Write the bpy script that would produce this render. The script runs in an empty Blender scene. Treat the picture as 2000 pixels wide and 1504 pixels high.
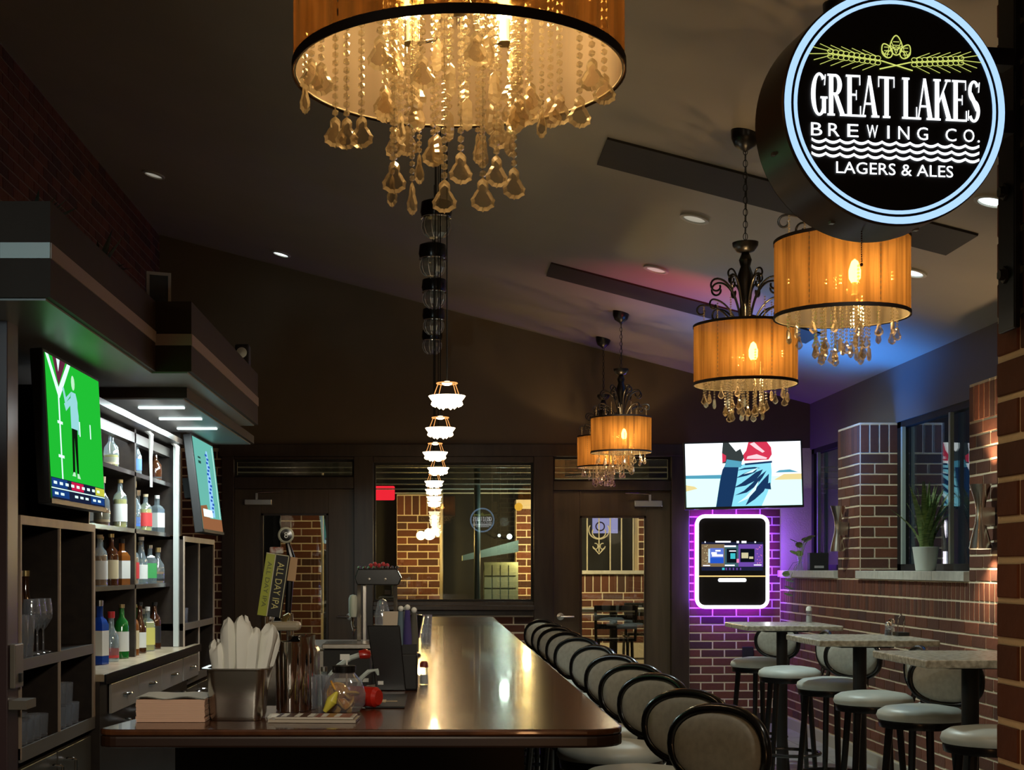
import bpy, bmesh, math, random
from math import sin, cos, pi, radians as R, sqrt, atan2
from mathutils import Vector, Matrix
random.seed(7)
S = bpy.context.scene
COL = S.collection
# ---------------------------------------------------------------- camera, world, exposure
F = 2800.0; CX = 850.0; CY = 1110.0; CZ = 1.41
cam_d = bpy.data.cameras.new('camera'); cam = bpy.data.objects.new('camera', cam_d); COL.objects.link(cam)
cam.location = (0, 0, CZ); cam.rotation_euler = (R(90), 0, 0)
cam_d.sensor_width = 36.0; cam_d.lens = F / 2000 * 36.0
cam_d.shift_x = (1000 - CX) / 2000; cam_d.shift_y = (CY - 752) / 2000
cam_d.clip_start = 0.05; cam_d.clip_end = 100
S.camera = cam
S.view_settings.view_transform = 'Standard'; S.view_settings.look = 'None'
S.view_settings.gamma = 1.0; S.view_settings.exposure = 0.0; S.view_settings.use_curve_mapping = False
S.cycles.use_denoising = True
S.cycles.max_bounces = 8; S.cycles.transparent_max_bounces = 24
S.cycles.sample_clamp_indirect = 3.0; S.cycles.caustics_reflective = False; S.cycles.caustics_refractive = False
W = bpy.data.worlds.new('night'); S.world = W; W.use_nodes = True
W.node_tree.nodes['Background'].inputs[0].default_value = (0.012, 0.02, 0.035, 1)
W.node_tree.nodes['Background'].inputs[1].default_value = 0.5

def light(name, kind, loc, power, color, size=0.1, rot=(0, 0, 0), parent=None, spot=None, size_y=None):
    d = bpy.data.lights.new(name, kind); d.energy = power; d.color = color
    if kind == 'AREA':
        d.size = size
        if size_y: d.shape = 'RECTANGLE'; d.size_y = size_y
    else: d.shadow_soft_size = size
    if kind == 'SPOT': d.spot_size = R(spot or 60); d.spot_blend = 1.0 if name in ('blue_glow_spot', 'red_glow_spot') else 0.6
    o = bpy.data.objects.new(name, d); COL.objects.link(o); o.location = loc; o.rotation_euler = rot
    if parent: o.parent = parent
    return o
def aim(o, target):
    d = Vector(target) - o.location; o.rotation_euler = d.to_track_quat('-Z', 'Y').to_euler()
WARM = (1.0, 0.62, 0.28); COOL = (0.75, 0.95, 1.0)
# unseen fill lights added behind the camera, for the rest of the room's lighting
for x_, y_ in ((-2.0, -1.6), (2.5, -1.4), (2.6, 1.0), (-1.9, 0.2)):
    light('room_fill', 'POINT', (x_, y_, 2.75), 7.5, (1.0, 0.84, 0.62), 0.06)
l = light('table_downlight', 'SPOT', (1.47, 8.14, 3.33), 140, (0.8, 1.0, 0.95), 0.08, spot=95); aim(l, (2.2, 7.3, 0.8))
l = light('table_downlight', 'SPOT', (1.47, 9.53, 3.33), 150, (0.85, 1.0, 0.9), 0.08, spot=95); aim(l, (2.5, 10.8, 0.8))
l = light('bar_fill_spot', 'SPOT', (1.5, 3.2, 3.2), 45, (1.0, 0.95, 0.8), 0.1, spot=80); aim(l, (0.9, 5.5, 0.8))  # added spot without a fixture, lights the bar stools
l = light('bar_fill_spot', 'SPOT', (-0.1, 1.3, 2.0), 85, (1.0, 0.9, 0.72), 0.1, spot=42); aim(l, (-0.45, 4.0, 1.1))  # added front spot that brightens the things on the bar, no lamp there
l = light('left_cool_light', 'SPOT', (-1.7, 1.2, 2.3), 70, (0.7, 0.95, 1.0), 0.1, spot=22); aim(l, (-1.35, 4.5, 2.42))  # added unseen spot that brightens the canopy end stripe
l = light('blue_glow_spot', 'SPOT', (2.75, 10.4, 1.85), 230, (0.03, 0.24, 1.0), 0.35, spot=105); aim(l, (2.80, 10.4, 3.0))  # unseen spot added for the blue glow on the ceiling
l = light('red_glow_spot', 'SPOT', (1.9, 9.2, 2.2), 55, (1.0, 0.06, 0.05), 0.04, spot=62); aim(l, (1.75, 10.0, 3.35))  # unseen spot added for the red patches on the ceiling

# ---------------------------------------------------------------- materials
MATS = {}
def mat(name, col=(0.5, 0.5, 0.5), rough=0.5, metal=0.0, emit=None, estr=1.0, col2=None, scale=8.0, bump=0.0,
        vec=(1, 1, 1), detail=4.0, coat=0.0, alpha=None, rnd=None, trans=0.0, spec=0.5, lo=0.35, hi=0.65):
    if name in MATS: return MATS[name]
    m = bpy.data.materials.new(name); m.use_nodes = True; nt = m.node_tree; b = nt.nodes['Principled BSDF']
    N = nt.nodes.new; L = nt.links.new
    b.inputs['Base Color'].default_value = (*col, 1); b.inputs['Roughness'].default_value = rough
    b.inputs['Metallic'].default_value = metal; b.inputs['Coat Weight'].default_value = coat
    b.inputs['Specular IOR Level'].default_value = spec
    b.inputs['Coat Roughness'].default_value = 0.04
    if trans: b.inputs['Transmission Weight'].default_value = trans
    if emit: b.inputs['Emission Color'].default_value = (*emit, 1); b.inputs['Emission Strength'].default_value = estr
    src = None
    if col2 or bump:
        tc = N('ShaderNodeTexCoord'); mp = N('ShaderNodeMapping'); mp.inputs['Scale'].default_value = vec
        L(tc.outputs['Object'], mp.inputs['Vector'])
        nz = N('ShaderNodeTexNoise'); nz.inputs['Scale'].default_value = scale; nz.inputs['Detail'].default_value = detail
        L(mp.outputs[0], nz.inputs['Vector'])
        if col2:
            cr = N('ShaderNodeValToRGB'); cr.color_ramp.elements[0].color = (*col, 1); cr.color_ramp.elements[1].color = (*col2, 1)
            cr.color_ramp.elements[0].position = lo; cr.color_ramp.elements[1].position = hi
            L(nz.outputs[0], cr.inputs[0]); src = cr.outputs[0]
        if bump:
            bp = N('ShaderNodeBump'); bp.inputs['Strength'].default_value = bump; bp.inputs['Distance'].default_value = 0.01
            L(nz.outputs[0], bp.inputs['Height']); L(bp.outputs[0], b.inputs['Normal'])
    if rnd:
        oi = N('ShaderNodeObjectInfo'); ge = N('ShaderNodeNewGeometry'); ad = N('ShaderNodeMath'); ad.operation = 'ADD'
        L(oi.outputs['Random'], ad.inputs[0]); L(ge.outputs['Random Per Island'], ad.inputs[1])
        fr = N('ShaderNodeMath'); fr.operation = 'FRACT'; L(ad.outputs[0], fr.inputs[0])
        cr2 = N('ShaderNodeValToRGB'); cr2.color_ramp.elements[0].color = (*rnd[0], 1); cr2.color_ramp.elements[1].color = (*rnd[-1], 1)
        for k, c in enumerate(rnd[1:-1]):
            e = cr2.color_ramp.elements.new((k + 1) / (len(rnd) - 1)); e.color = (*c, 1)
        L(fr.outputs[0], cr2.inputs[0])
        if src:
            mx = N('ShaderNodeMix'); mx.data_type = 'RGBA'; mx.blend_type = 'MULTIPLY'; mx.inputs[0].default_value = 0.5
            L(cr2.outputs[0], mx.inputs[6]); L(src, mx.inputs[7]); src = mx.outputs[2]
        else: src = cr2.outputs[0]
    if src: L(src, b.inputs['Base Color'])
    MATS[name] = m; return m
def emis(name, col, s):
    if name in MATS: return MATS[name]
    m = bpy.data.materials.new(name); m.use_nodes = True; nt = m.node_tree
    nt.nodes.remove(nt.nodes['Principled BSDF']); e = nt.nodes.new('ShaderNodeEmission')
    e.inputs[0].default_value = (*col, 1); e.inputs[1].default_value = s
    nt.links.new(e.outputs[0], nt.nodes['Material Output'].inputs[0]); MATS[name] = m; return m
def clearmat(name, tint=(1, 1, 1), refl=0.1, rough=0.02, diff=0.0, dcol=(1, 1, 1), trl=0.0, fres=True, gcol=(1, 1, 1)):
    """clear glass / crystal: see-through, mirror reflection by angle, a little body"""
    if name in MATS: return MATS[name]
    m = bpy.data.materials.new(name); m.use_nodes = True; nt = m.node_tree; N = nt.nodes.new; L = nt.links.new
    nt.nodes.remove(nt.nodes['Principled BSDF']); out = nt.nodes['Material Output']
    t = N('ShaderNodeBsdfTransparent'); t.inputs[0].default_value = (*tint, 1)
    g = N('ShaderNodeBsdfGlossy'); g.inputs['Roughness'].default_value = rough; g.inputs[0].default_value = (*gcol, 1)
    mx = N('ShaderNodeMixShader')
    if fres:
        lw = N('ShaderNodeLayerWeight'); lw.inputs[0].default_value = 0.35
        mm = N('ShaderNodeMath'); mm.operation = 'MULTIPLY_ADD'; mm.inputs[1].default_value = 0.9 - refl; mm.inputs[2].default_value = refl
        pw = N('ShaderNodeMath'); pw.operation = 'POWER'; pw.inputs[1].default_value = 3.0
        L(lw.outputs['Facing'], pw.inputs[0]); L(pw.outputs[0], mm.inputs[0]); L(mm.outputs[0], mx.inputs[0])
    else: mx.inputs[0].default_value = refl
    L(t.outputs[0], mx.inputs[1]); L(g.outputs[0], mx.inputs[2]); last = mx
    for amt, typ in ((diff, 'ShaderNodeBsdfDiffuse'), (trl, 'ShaderNodeBsdfTranslucent')):
        if amt:
            d = N(typ); d.inputs[0].default_value = (*dcol, 1); m2 = N('ShaderNodeMixShader'); m2.inputs[0].default_value = amt
            L(last.outputs[0], m2.inputs[1]); L(d.outputs[0], m2.inputs[2]); last = m2
    L(last.outputs[0], out.inputs[0]); MATS[name] = m; return m

M_ceiling = mat('ceiling paint', (0.34, 0.30, 0.24), 0.5, col2=(0.37, 0.325, 0.26), scale=1.5)
M_wallpaint = mat('brown wall paint', (0.12, 0.088, 0.050), 0.6, col2=(0.14, 0.10, 0.058), scale=2.0)
M_soffit = mat('grey brown soffit paint', (0.16, 0.14, 0.13), 0.6)
M_trim = mat('dark stained trim', (0.032, 0.019, 0.011), 0.35, col2=(0.045, 0.028, 0.016), scale=6, vec=(4, 4, .5))
M_door = mat('brown stained door', (0.075, 0.050, 0.025), 0.38, col2=(0.095, 0.064, 0.034), scale=5, vec=(5, 5, .4))
M_mortar = mat('mortar', (0.82, 0.70, 0.50), 0.9, bump=0.3, scale=80)
M_brick = mat('red brick', (0.75, 0.7, 0.68), 0.85, col2=(1, 1, 1), scale=30, bump=0.25,
              rnd=[(0.13, 0.043, 0.022), (0.19, 0.062, 0.03), (0.085, 0.034, 0.022), (0.16, 0.05, 0.024), (0.06, 0.028, 0.02)])
M_stone = mat('limestone sill', (0.50, 0.49, 0.43), 0.8, col2=(0.60, 0.58, 0.51), scale=20, bump=0.1)
M_floor = mat('grey floor tile', (0.30, 0.31, 0.29), 0.35, col2=(0.38, 0.38, 0.35), scale=3)
M_black = mat('black lacquer', (0.008, 0.007, 0.007), 0.22)
M_blackm = mat('matte black', (0.010, 0.009, 0.009), 0.6)
M_cab = mat('dark espresso wood', (0.022, 0.015, 0.012), 0.35, col2=(0.032, 0.022, 0.016), scale=8, vec=(3, .6, 3))
M_cabin = mat('cabinet inside', (0.010, 0.007, 0.006), 0.6)
M_edge = mat('tan cabinet edging', (0.36, 0.27, 0.20), 0.45, col2=(0.42, 0.32, 0.24), scale=12)
M_drawer = mat('taupe drawer front', (0.30, 0.28, 0.25), 0.32, col2=(0.36, 0.33, 0.29), scale=3)
M_counter = mat('polished tan stone counter', (0.36, 0.28, 0.18), 0.25, col2=(0.48, 0.38, 0.26), scale=14, vec=(1, .4, 1))
M_steel = mat('brushed stainless steel', (0.62, 0.58, 0.52), 0.24, 1.0, bump=0.02, scale=60)
M_chrome = mat('polished chrome', (0.85, 0.83, 0.80), 0.07, 1.0)
M_nickel = mat('satin nickel', (0.70, 0.68, 0.62), 0.28, 1.0)
M_canopy = mat('espresso canopy laminate', (0.036, 0.022, 0.014), 0.55, col2=(0.042, 0.026, 0.017), scale=5, spec=0.15)
M_soffgl = mat('glossy canopy underside', (0.26, 0.26, 0.25), 0.38)
M_stripe = mat('taupe inlay stripe', (0.34, 0.25, 0.21), 0.4)
M_stripew = mat('pale inlay stripe', (0.58, 0.68, 0.66), 0.35)  # lighter copy of the inlay; reflected light put into its colour
M_bar = mat('mahogany bar top', (0.060, 0.020, 0.008), 0.26, col2=(0.10, 0.035, 0.013), scale=3.5, vec=(5, .35, 5), coat=0.4, spec=0.35)
M_barfr = mat('bar front panel', (0.012, 0.009, 0.008), 0.5)
M_fabric = mat('taupe upholstery', (0.36, 0.34, 0.29), 0.85, col2=(0.43, 0.41, 0.35), scale=40, bump=0.08)
M_vinyl = mat('pale seat vinyl', (0.46, 0.50, 0.47), 0.42, col2=(0.56, 0.59, 0.55), scale=6)
M_granite = mat('speckled cream granite', (0.36, 0.32, 0.24), 0.22, col2=(0.72, 0.68, 0.56), scale=45, detail=8)
M_white = mat('white paper', (0.82, 0.82, 0.76), 0.8, bump=0.05, scale=30)
M_napk = mat('peach napkin edge', (0.78, 0.50, 0.36), 0.85, bump=0.25, scale=60, vec=(.3, .3, 14))
M_iron = mat('black wrought iron', (0.007, 0.006, 0.006), 0.3)
M_shtrim = mat('black shade ribbon', (0.018, 0.008, 0.005), 0.6)
M_pot = mat('white ceramic pot', (0.62, 0.68, 0.63), 0.4)
M_leaf = mat('snake plant leaf', (0.07, 0.15, 0.04), 0.5, col2=(0.26, 0.36, 0.12), scale=22, vec=(1, 1, 5))
M_leaf2 = mat('bright green leaf', (0.22, 0.38, 0.08), 0.5, col2=(0.36, 0.48, 0.14), scale=20)
M_purple = emis('purple led strip', (0.17, 0.004, 1.0), 62)
M_neon = emis('white led frame', (0.95, 0.9, 1.0), 5)
M_bulb = emis('hot filament bulb', (1.0, 0.72, 0.32), 60)
M_glow = emis('lit pendant crystal', (1.0, 0.80, 0.50), 7)
M_glow2 = emis('amber pendant ring', (1.0, 0.42, 0.12), 1.2)
M_downw = mat('recessed light lens', (0.75, 0.73, 0.66), 0.5, emit=(1, 0.95, 0.8), estr=0.25)
M_downb = emis('bright recessed light', (0.85, 1.0, 1.0), 2.5)
M_tube = emis('cool under-canopy tube', (0.8, 1.0, 1.0), 3.5)
M_pane = clearmat('window glass', (0.93, 0.96, 0.95), 0.10, 0.0)
M_panes = clearmat('dark side window glass', (0.75, 0.8, 0.8), 0.06, 0.0)
M_crystal = clearmat('warm crystal', (1.0, 0.97, 0.90), 0.42, 0.08, 0.02, (1, 0.88, 0.62), 0.12, gcol=(1, 0.93, 0.78))
M_crystalr = clearmat('crystal bevel', (1.0, 0.95, 0.85), 0.45, 0.15, 0.05, (1, 0.86, 0.6), 0.45, gcol=(1, 0.93, 0.78))
M_crystalc = clearmat('crystal centre', (0.90, 0.84, 0.74), 0.20, 0.05, 0.0, (1, 0.9, 0.7), 0.05, gcol=(1, 0.93, 0.78))
M_smoke = clearmat('smoked ribbed glass', (0.62, 0.60, 0.55), 0.30, 0.10, 0.30, (0.55, 0.55, 0.48), 0.1)
M_clear = clearmat('clear glassware', (0.92, 0.95, 0.96), 0.25, 0.06, 0.09, (0.8, 0.85, 1.0), 0.05)

def shade_mat(nm='gold organza shade', ca=(0.11, 0.048, 0.012, 1), cb=(0.30, 0.145, 0.036, 1), liner=(0.72, 0.62, 0.45, 1)):
    m = bpy.data.materials.new(nm); m.use_nodes = True; nt = m.node_tree; N = nt.nodes.new; L = nt.links.new
    nt.nodes.remove(nt.nodes['Principled BSDF']); out = nt.nodes['Material Output']
    tc = N('ShaderNodeTexCoord'); mp = N('ShaderNodeMapping'); mp.inputs['Scale'].default_value = (14, 14, 0.6)
    nz = N('ShaderNodeTexNoise'); nz.inputs['Scale'].default_value = 3.0; nz.inputs['Detail'].default_value = 5
    L(tc.outputs['Object'], mp.inputs[0]); L(mp.outputs[0], nz.inputs['Vector'])
    cr = N('ShaderNodeValToRGB'); cr.color_ramp.elements[0].position = .3; cr.color_ramp.elements[1].position = .7
    cr.color_ramp.elements[0].color = ca; cr.color_ramp.elements[1].color = cb
    L(nz.outputs[0], cr.inputs[0])
    ge = N('ShaderNodeNewGeometry'); mc = N('ShaderNodeMix'); mc.data_type = 'RGBA'
    L(ge.outputs['Backfacing'], mc.inputs[0]); L(cr.outputs[0], mc.inputs[6]); mc.inputs[7].default_value = liner
    df = N('ShaderNodeBsdfDiffuse'); L(mc.outputs[2], df.inputs[0])
    tl = N('ShaderNodeBsdfTranslucent'); L(cr.outputs[0], tl.inputs[0])
    tp = N('ShaderNodeBsdfTransparent'); tp.inputs[0].default_value = (1.0, 0.62, 0.25, 1)
    a = N('ShaderNodeMixShader'); a.inputs[0].default_value = 0.5; L(df.outputs[0], a.inputs[1]); L(tl.outputs[0], a.inputs[2])
    b = N('ShaderNodeMixShader'); b.inputs[0].default_value = 0.14; L(a.outputs[0], b.inputs[1]); L(tp.outputs[0], b.inputs[2])
    L(b.outputs[0], out.inputs[0]); return m
M_shade = shade_mat()
M_shade2 = shade_mat('amber organza shade', (0.05, 0.016, 0.004, 1), (0.17, 0.058, 0.012, 1), (0.55, 0.42, 0.30, 1))

# ---------------------------------------------------------------- mesh helpers
class MB:
    def __init__(s): s.v = []; s.f = []; s.m = []; s.cur = 0
    def add(s, vs, fs):
        o = len(s.v); s.v += [tuple(p) for p in vs]
        for f in fs: s.f.append([i + o for i in f]); s.m.append(s.cur)
        return s
    def box(s, x0, x1, y0, y1, z0, z1):
        x0, x1 = min(x0, x1), max(x0, x1); y0, y1 = min(y0, y1), max(y0, y1); z0, z1 = min(z0, z1), max(z0, z1)
        v = [(x, y, z) for x in (x0, x1) for y in (y0, y1) for z in (z0, z1)]
        return s.add(v, [(0, 1, 3, 2), (4, 6, 7, 5), (0, 4, 5, 1), (2, 3, 7, 6), (0, 2, 6, 4), (1, 5, 7, 3)])
    def rings(s, rings, closed=True, cap0=True, cap1=True):
        n = len(rings[0]); vs = [p for r in rings for p in r]; fs = []
        for k in range(len(rings) - 1):
            for i in range(n if closed else n - 1):
                j = (i + 1) % n; fs.append((k * n + i, k * n + j, (k + 1) * n + j, (k + 1) * n + i))
        if cap0: fs.append(tuple(reversed(range(n))))
        if cap1: fs.append(tuple(range((len(rings) - 1) * n, len(rings) * n)))
        return s.add(vs, fs)
    def lathe(s, prof, c=(0, 0, 0), n=24, cap0=False, cap1=False, sx=1, sy=1):
        return s.rings([[(c[0] + r * cos(2 * pi * i / n) * sx, c[1] + r * sin(2 * pi * i / n) * sy, c[2] + z) for i in range(n)] for r, z in prof], True, cap0, cap1)
    def tube(s, pts, r, n=8, caps=True, closed=False):
        P = [Vector(p) for p in pts]; rs = r if isinstance(r, (list, tuple)) else [r] * len(P); rings = []
        up = None; m = len(P)
        for k in range(m):
            if closed: t = P[(k + 1) % m] - P[k - 1]
            else: t = (P[min(k + 1, m - 1)] - P[max(k - 1, 0)])
            if t.length < 1e-9: t = Vector((0, 0, 1))
            t.normalize()
            if up is None: up = t.orthogonal().normalized()
            up = (up - t * up.dot(t))
            up = up.normalized() if up.length > 1e-6 else t.orthogonal().normalized()
            sd = t.cross(up)
            rings.append([P[k] + (up * cos(2 * pi * i / n) + sd * sin(2 * pi * i / n)) * rs[k] for i in range(n)])
        if closed: rings.append(rings[0]); caps = False
        return s.rings(rings, True, caps, caps)
    def cyl(s, p0, p1, r0, r1=None, n=12): return s.tube([p0, p1], [r0, r0 if r1 is None else r1], n)
    def torus(s, c, Rr, r, n=24, m=8, axis='z', sx=1, sy=1):
        pts = []
        for i in range(n):
            a = 2 * pi * i / n; u, w = Rr * cos(a) * sx, Rr * sin(a) * sy
            pts.append({'z': (c[0] + u, c[1] + w, c[2]), 'y': (c[0] + u, c[1], c[2] + w), 'x': (c[0], c[1] + u, c[2] + w)}[axis])
        return s.tube(pts, r, m, closed=True)
    def sphere(s, c, r, n=10, m=6, sz=1.0):
        return s.lathe([(max(r * sin(pi * k / m), 1e-4), -r * sz * cos(pi * k / m)) for k in range(m + 1)], c, n)
    def prism(s, pts, d, axis='y', at=0.0):
        """2D polygon extruded by d along axis starting at `at`"""
        def mk(p, t):
            return {'y': (p[0], t, p[1]), 'x': (t, p[0], p[1]), 'z': (p[0], p[1], t)}[axis]
        return s.rings([[mk(p, at) for p in pts], [mk(p, at + d) for p in pts]])
    def flat(s, pts, y=0.0): return s.add([(p[0], y, p[1]) for p in pts], [tuple(range(len(pts)))])
    def mesh(s, name, mats, smooth=None):
        me = bpy.data.meshes.new(name); me.from_pydata(s.v, [], s.f)
        for m in (mats if isinstance(mats, (list, tuple)) else [mats]): me.materials.append(m)
        if len(me.materials) > 1: me.polygons.foreach_set('material_index', s.m)
        bm = bmesh.new(); bm.from_mesh(me); bmesh.ops.recalc_face_normals(bm, faces=bm.faces); bm.to_mesh(me); bm.free()
        if smooth:
            me.polygons.foreach_set('use_smooth', [True] * len(me.polygons)); me.set_sharp_from_angle(angle=R(smooth))
        return me
    def build(s, name, mats, parent=None, smooth=35, bevel=0, loc=None, rot=None):
        return put(name, s.mesh(name, mats, smooth), parent, loc, rot, bevel)
def put(name, me, parent=None, loc=None, rot=None, bevel=0):
    o = bpy.data.objects.new(name, me); COL.objects.link(o)
    if parent: o.parent = parent
    if loc is not None: o.location = loc
    if rot is not None: o.rotation_euler = rot
    if bevel:
        b = o.modifiers.new('bevel', 'BEVEL'); b.width = bevel; b.segments = 2; b.limit_method = 'ANGLE'
    return o
def tag(o, label, cat, group=None):
    o['label'] = label; o['category'] = cat
    if group: o['group'] = group
    return o
def thing(name, label, cat, loc=(0, 0, 0), rotz=0, group=None):
    o = bpy.data.objects.new(name, None); COL.objects.link(o); o.location = loc; o.rotation_euler = (0, 0, rotz)
    o.empty_display_size = 0.05
    return tag(o, label, cat, group)
def struct(o): o['kind'] = 'structure'; return o
def stuff(o): o['kind'] = 'stuff'; return o
def dup(root, loc=None, rotz=None, label=None):
    r = root.copy(); COL.objects.link(r)
    if loc is not None: r.location = loc
    if rotz is not None: r.rotation_euler = (0, 0, rotz)
    if label: r['label'] = label
    def rec(a, b):
        for ch in list(a.children):
            c = ch.copy(); COL.objects.link(c); c.parent = b; rec(ch, c)
    rec(root, r); return r
def P(px, py, y): return Vector(((px - CX) * y / F, y, CZ - (py - CY) * y / F))
def X(px, y): return (px - CX) * y / F
def Z(py, y): return CZ - (py - CY) * y / F
ORD = ['first', 'second', 'third', 'fourth', 'fifth', 'sixth', 'seventh', 'eighth', 'ninth', 'tenth', 'eleventh', 'twelfth']

def text_pts(s, w, h, cx=0, cz=0, depth=0.001, shear=0):
    cu = bpy.data.curves.new('t', 'FONT'); cu.body = s; cu.extrude = 0; cu.resolution_u = 3
    ob = bpy.data.objects.new('t', cu); COL.objects.link(ob)
    me = bpy.data.meshes.new_from_object(ob.evaluated_get(bpy.context.evaluated_depsgraph_get()))
    vs = [v.co.copy() for v in me.vertices]; fs = [tuple(p.vertices) for p in me.polygons]
    bpy.data.objects.remove(ob); bpy.data.curves.remove(cu); bpy.data.meshes.remove(me)
    x0, x1 = min(v.x for v in vs), max(v.x for v in vs); y0, y1 = min(v.y for v in vs), max(v.y for v in vs)
    return [(cx + ((v.x - x0) / (x1 - x0) - .5) * w, 0, cz + ((v.y - y0) / (y1 - y0) - .5) * h) for v in vs], fs

# ---------------------------------------------------------------- bricks
BM = {}
def brick_mesh(l, h, d=0.005):
    k = (round(l, 3), round(h, 3), d)
    if k not in BM:
        b = MB(); e = 0.002; x, z = l / 2, h / 2
        b.rings([[(-x, 0, -z), (x, 0, -z), (x, 0, z), (-x, 0, z)], [(-x, -d + e, -z), (x, -d + e, -z), (x, -d + e, z), (-x, -d + e, z)],
                 [(-x + e, -d, -z + e), (x - e, -d, -z + e), (x - e, -d, z - e), (-x + e, -d, z - e)]], True, False, True)
        BM[k] = b.mesh('brick', M_brick)
    return BM[k]
def brick_cells(u0, u1, z0, z1, style='run', L=0.215, H=0.075, j=0.013, off=0):
    out = []
    if style == 'soldier':
        n = max(1, round((u1 - u0) / H)); w = (u1 - u0) / n
        for i in range(n): out.append((u0 + (i + .5) * w, (z0 + z1) / 2, w - j, z1 - z0 - j))
        return out
    n = max(1, round((z1 - z0) / H)); h = (z1 - z0) / n
    for r in range(n):
        u = u0 - (L / 2 if (r + off) % 2 else 0) - 0.0
        while u < u1 - 0.02:
            a, b = max(u, u0), min(u + L, u1)
            if b - a > 0.03: out.append(((a + b) / 2, z0 + (r + .5) * h, b - a - j, h - j))
            u += L
    return out
def lay(parent, origin, rotz, cells, limit=300, d=0.005):
    """lay bricks on a vertical face: u runs along the rotated x axis, faces look along the rotated -y axis"""
    M = Matrix.Translation(origin) @ Matrix.Rotation(rotz, 4, 'Z'); cam0 = Vector((0, 0, CZ)); L = []
    for c in cells:
        p = M @ Vector((c[0], 0, c[1])); hid = p.y < 1.0 or (p.x > 3.0 and p.y < 7.8); L.append(((p - cam0).length + (50 if hid else 0), c))
    L.sort(key=lambda t: t[0])
    for k, (dist, c) in enumerate(L[:limit]):
        me = brick_mesh(c[2], c[3], d); o = bpy.data.objects.new('brick', me); COL.objects.link(o); o.parent = parent
        p = M @ Vector((c[0], 0, c[1])); jz = random.uniform(-.0012, .0012)
        o.matrix_local = Matrix.Translation(p + Vector((0, 0, jz))) @ Matrix.Rotation(rotz + random.uniform(-.006, .006), 4, 'Z')
    if len(L) > limit:
        b = MB()
        for dist, c in L[limit:]:
            T = M @ Matrix.Translation((c[0], 0, c[1])); x, z = c[2] / 2, c[3] / 2
            vs = [(-x, 0, -z), (x, 0, -z), (x, 0, z), (-x, 0, z), (-x, -d, -z), (x, -d, -z), (x, -d, z), (-x, -d, z)]
            b.add([T @ Vector(v) for v in vs], [(4, 5, 6, 7), (0, 1, 5, 4), (1, 2, 6, 5), (2, 3, 7, 6), (3, 0, 4, 7)])
        stuff(b.build('farther_bricks', M_brick, parent, smooth=None))

# ================================================================ ROOM SHELL
def ceil_z(x): return CZ + 2.374 - 0.26 * x
YB = 13.0; YN = -3.0
def bld(name, m, *boxes, parent=None, bevel=0):
    b = MB()
    for q in boxes: b.box(*q)
    return b.build(name, m, parent, smooth=None, bevel=bevel)
floor = struct(bld('floor', M_floor, (-2.7, 3.6, YN, 17.5, -0.1, 0)))
tm = MB().box(-.3, .3, -.3, .3, 0, .006).mesh('tile', mat('floor tile face', (0.34, 0.35, 0.33), 0.3, col2=(0.44, 0.44, 0.41), scale=6))
for i in range(5):
    for k in range(16):
        o = put('tile', tm, floor, (0.75 + i * .61, 3.7 + k * .61, 0)); o.scale = (1, 1, 1)
b = MB(); xs = (-2.7, 3.6)
b.add([(xs[0], YN, ceil_z(xs[0])), (xs[1], YN, ceil_z(xs[1])), (xs[1], YB + .1, ceil_z(xs[1])), (xs[0], YB + .1, ceil_z(xs[0])),
       (xs[0], YN, ceil_z(xs[0]) + .15), (xs[1], YN, ceil_z(xs[1]) + .15), (xs[1], YB + .1, ceil_z(xs[1]) + .15), (xs[0], YB + .1, ceil_z(xs[0]) + .15)],
      [(0, 1, 2, 3), (4, 5, 6, 7), (0, 1, 5, 4), (1, 2, 6, 5), (2, 3, 7, 6), (3, 0, 4, 7)])
ceiling = struct(b.build('ceiling', M_ceiling, smooth=None))
# dark linear slots and recessed lights lie on the sloping ceiling
SL = -math.atan(0.26)
def slot(x0, x1, y0, y1):
    c = ((x0 + x1) / 2, (y0 + y1) / 2); L_ = (x1 - x0) / cos(SL)
    b = MB(); b.box(-L_ / 2, L_ / 2, -(y1 - y0) / 2, (y1 - y0) / 2, -.012, .01)
    o = b.build('linear_slot_panel', mat('dark slot panel', (0.022, 0.018, 0.012), 0.7), ceiling, smooth=None, loc=(c[0], c[1], ceil_z(c[0])), rot=(0, -SL, 0))
slot(.86, 2.71, 7.15, 7.6); slot(.82, 2.73, 10.12, 10.55)
for k, (x, y, m, w) in enumerate([(1.474, 8.14, M_downw, 'off white recessed ceiling light, the nearer of two beside the slot panels'),
                     (1.47, 9.53, M_downw, 'off white recessed ceiling light just in front of the farther slot panel'),
                     (2.69, 8.09, M_downb, 'small recessed ceiling light glowing right of the near drum chandelier'),
                     (-1.33, 12.38, M_downb, 'small bright recessed ceiling light high over the canopy end'),
                     (2.58, 6.63, M_downb, 'small recessed ceiling light beside the round sign'),
                     (-2.08, 10.6, M_downw, 'dim recessed ceiling light above the left brick wall')]):
    t = thing('recessed_light', w, 'ceiling light', (x, y, ceil_z(x)), 0, 'recessed ceiling lights'); t.rotation_euler = (0, -SL, 0)
    MB().lathe([(.085, .0), (.085, -.012), (.066, -.014), (.062, 0)], n=28).build('trim_ring', mat('white trim ring', (.5, .48, .42), .5), t)
    MB().lathe([(.0005, -.006), (.063, -.006)], n=28).build('lens', m, t)
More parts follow.
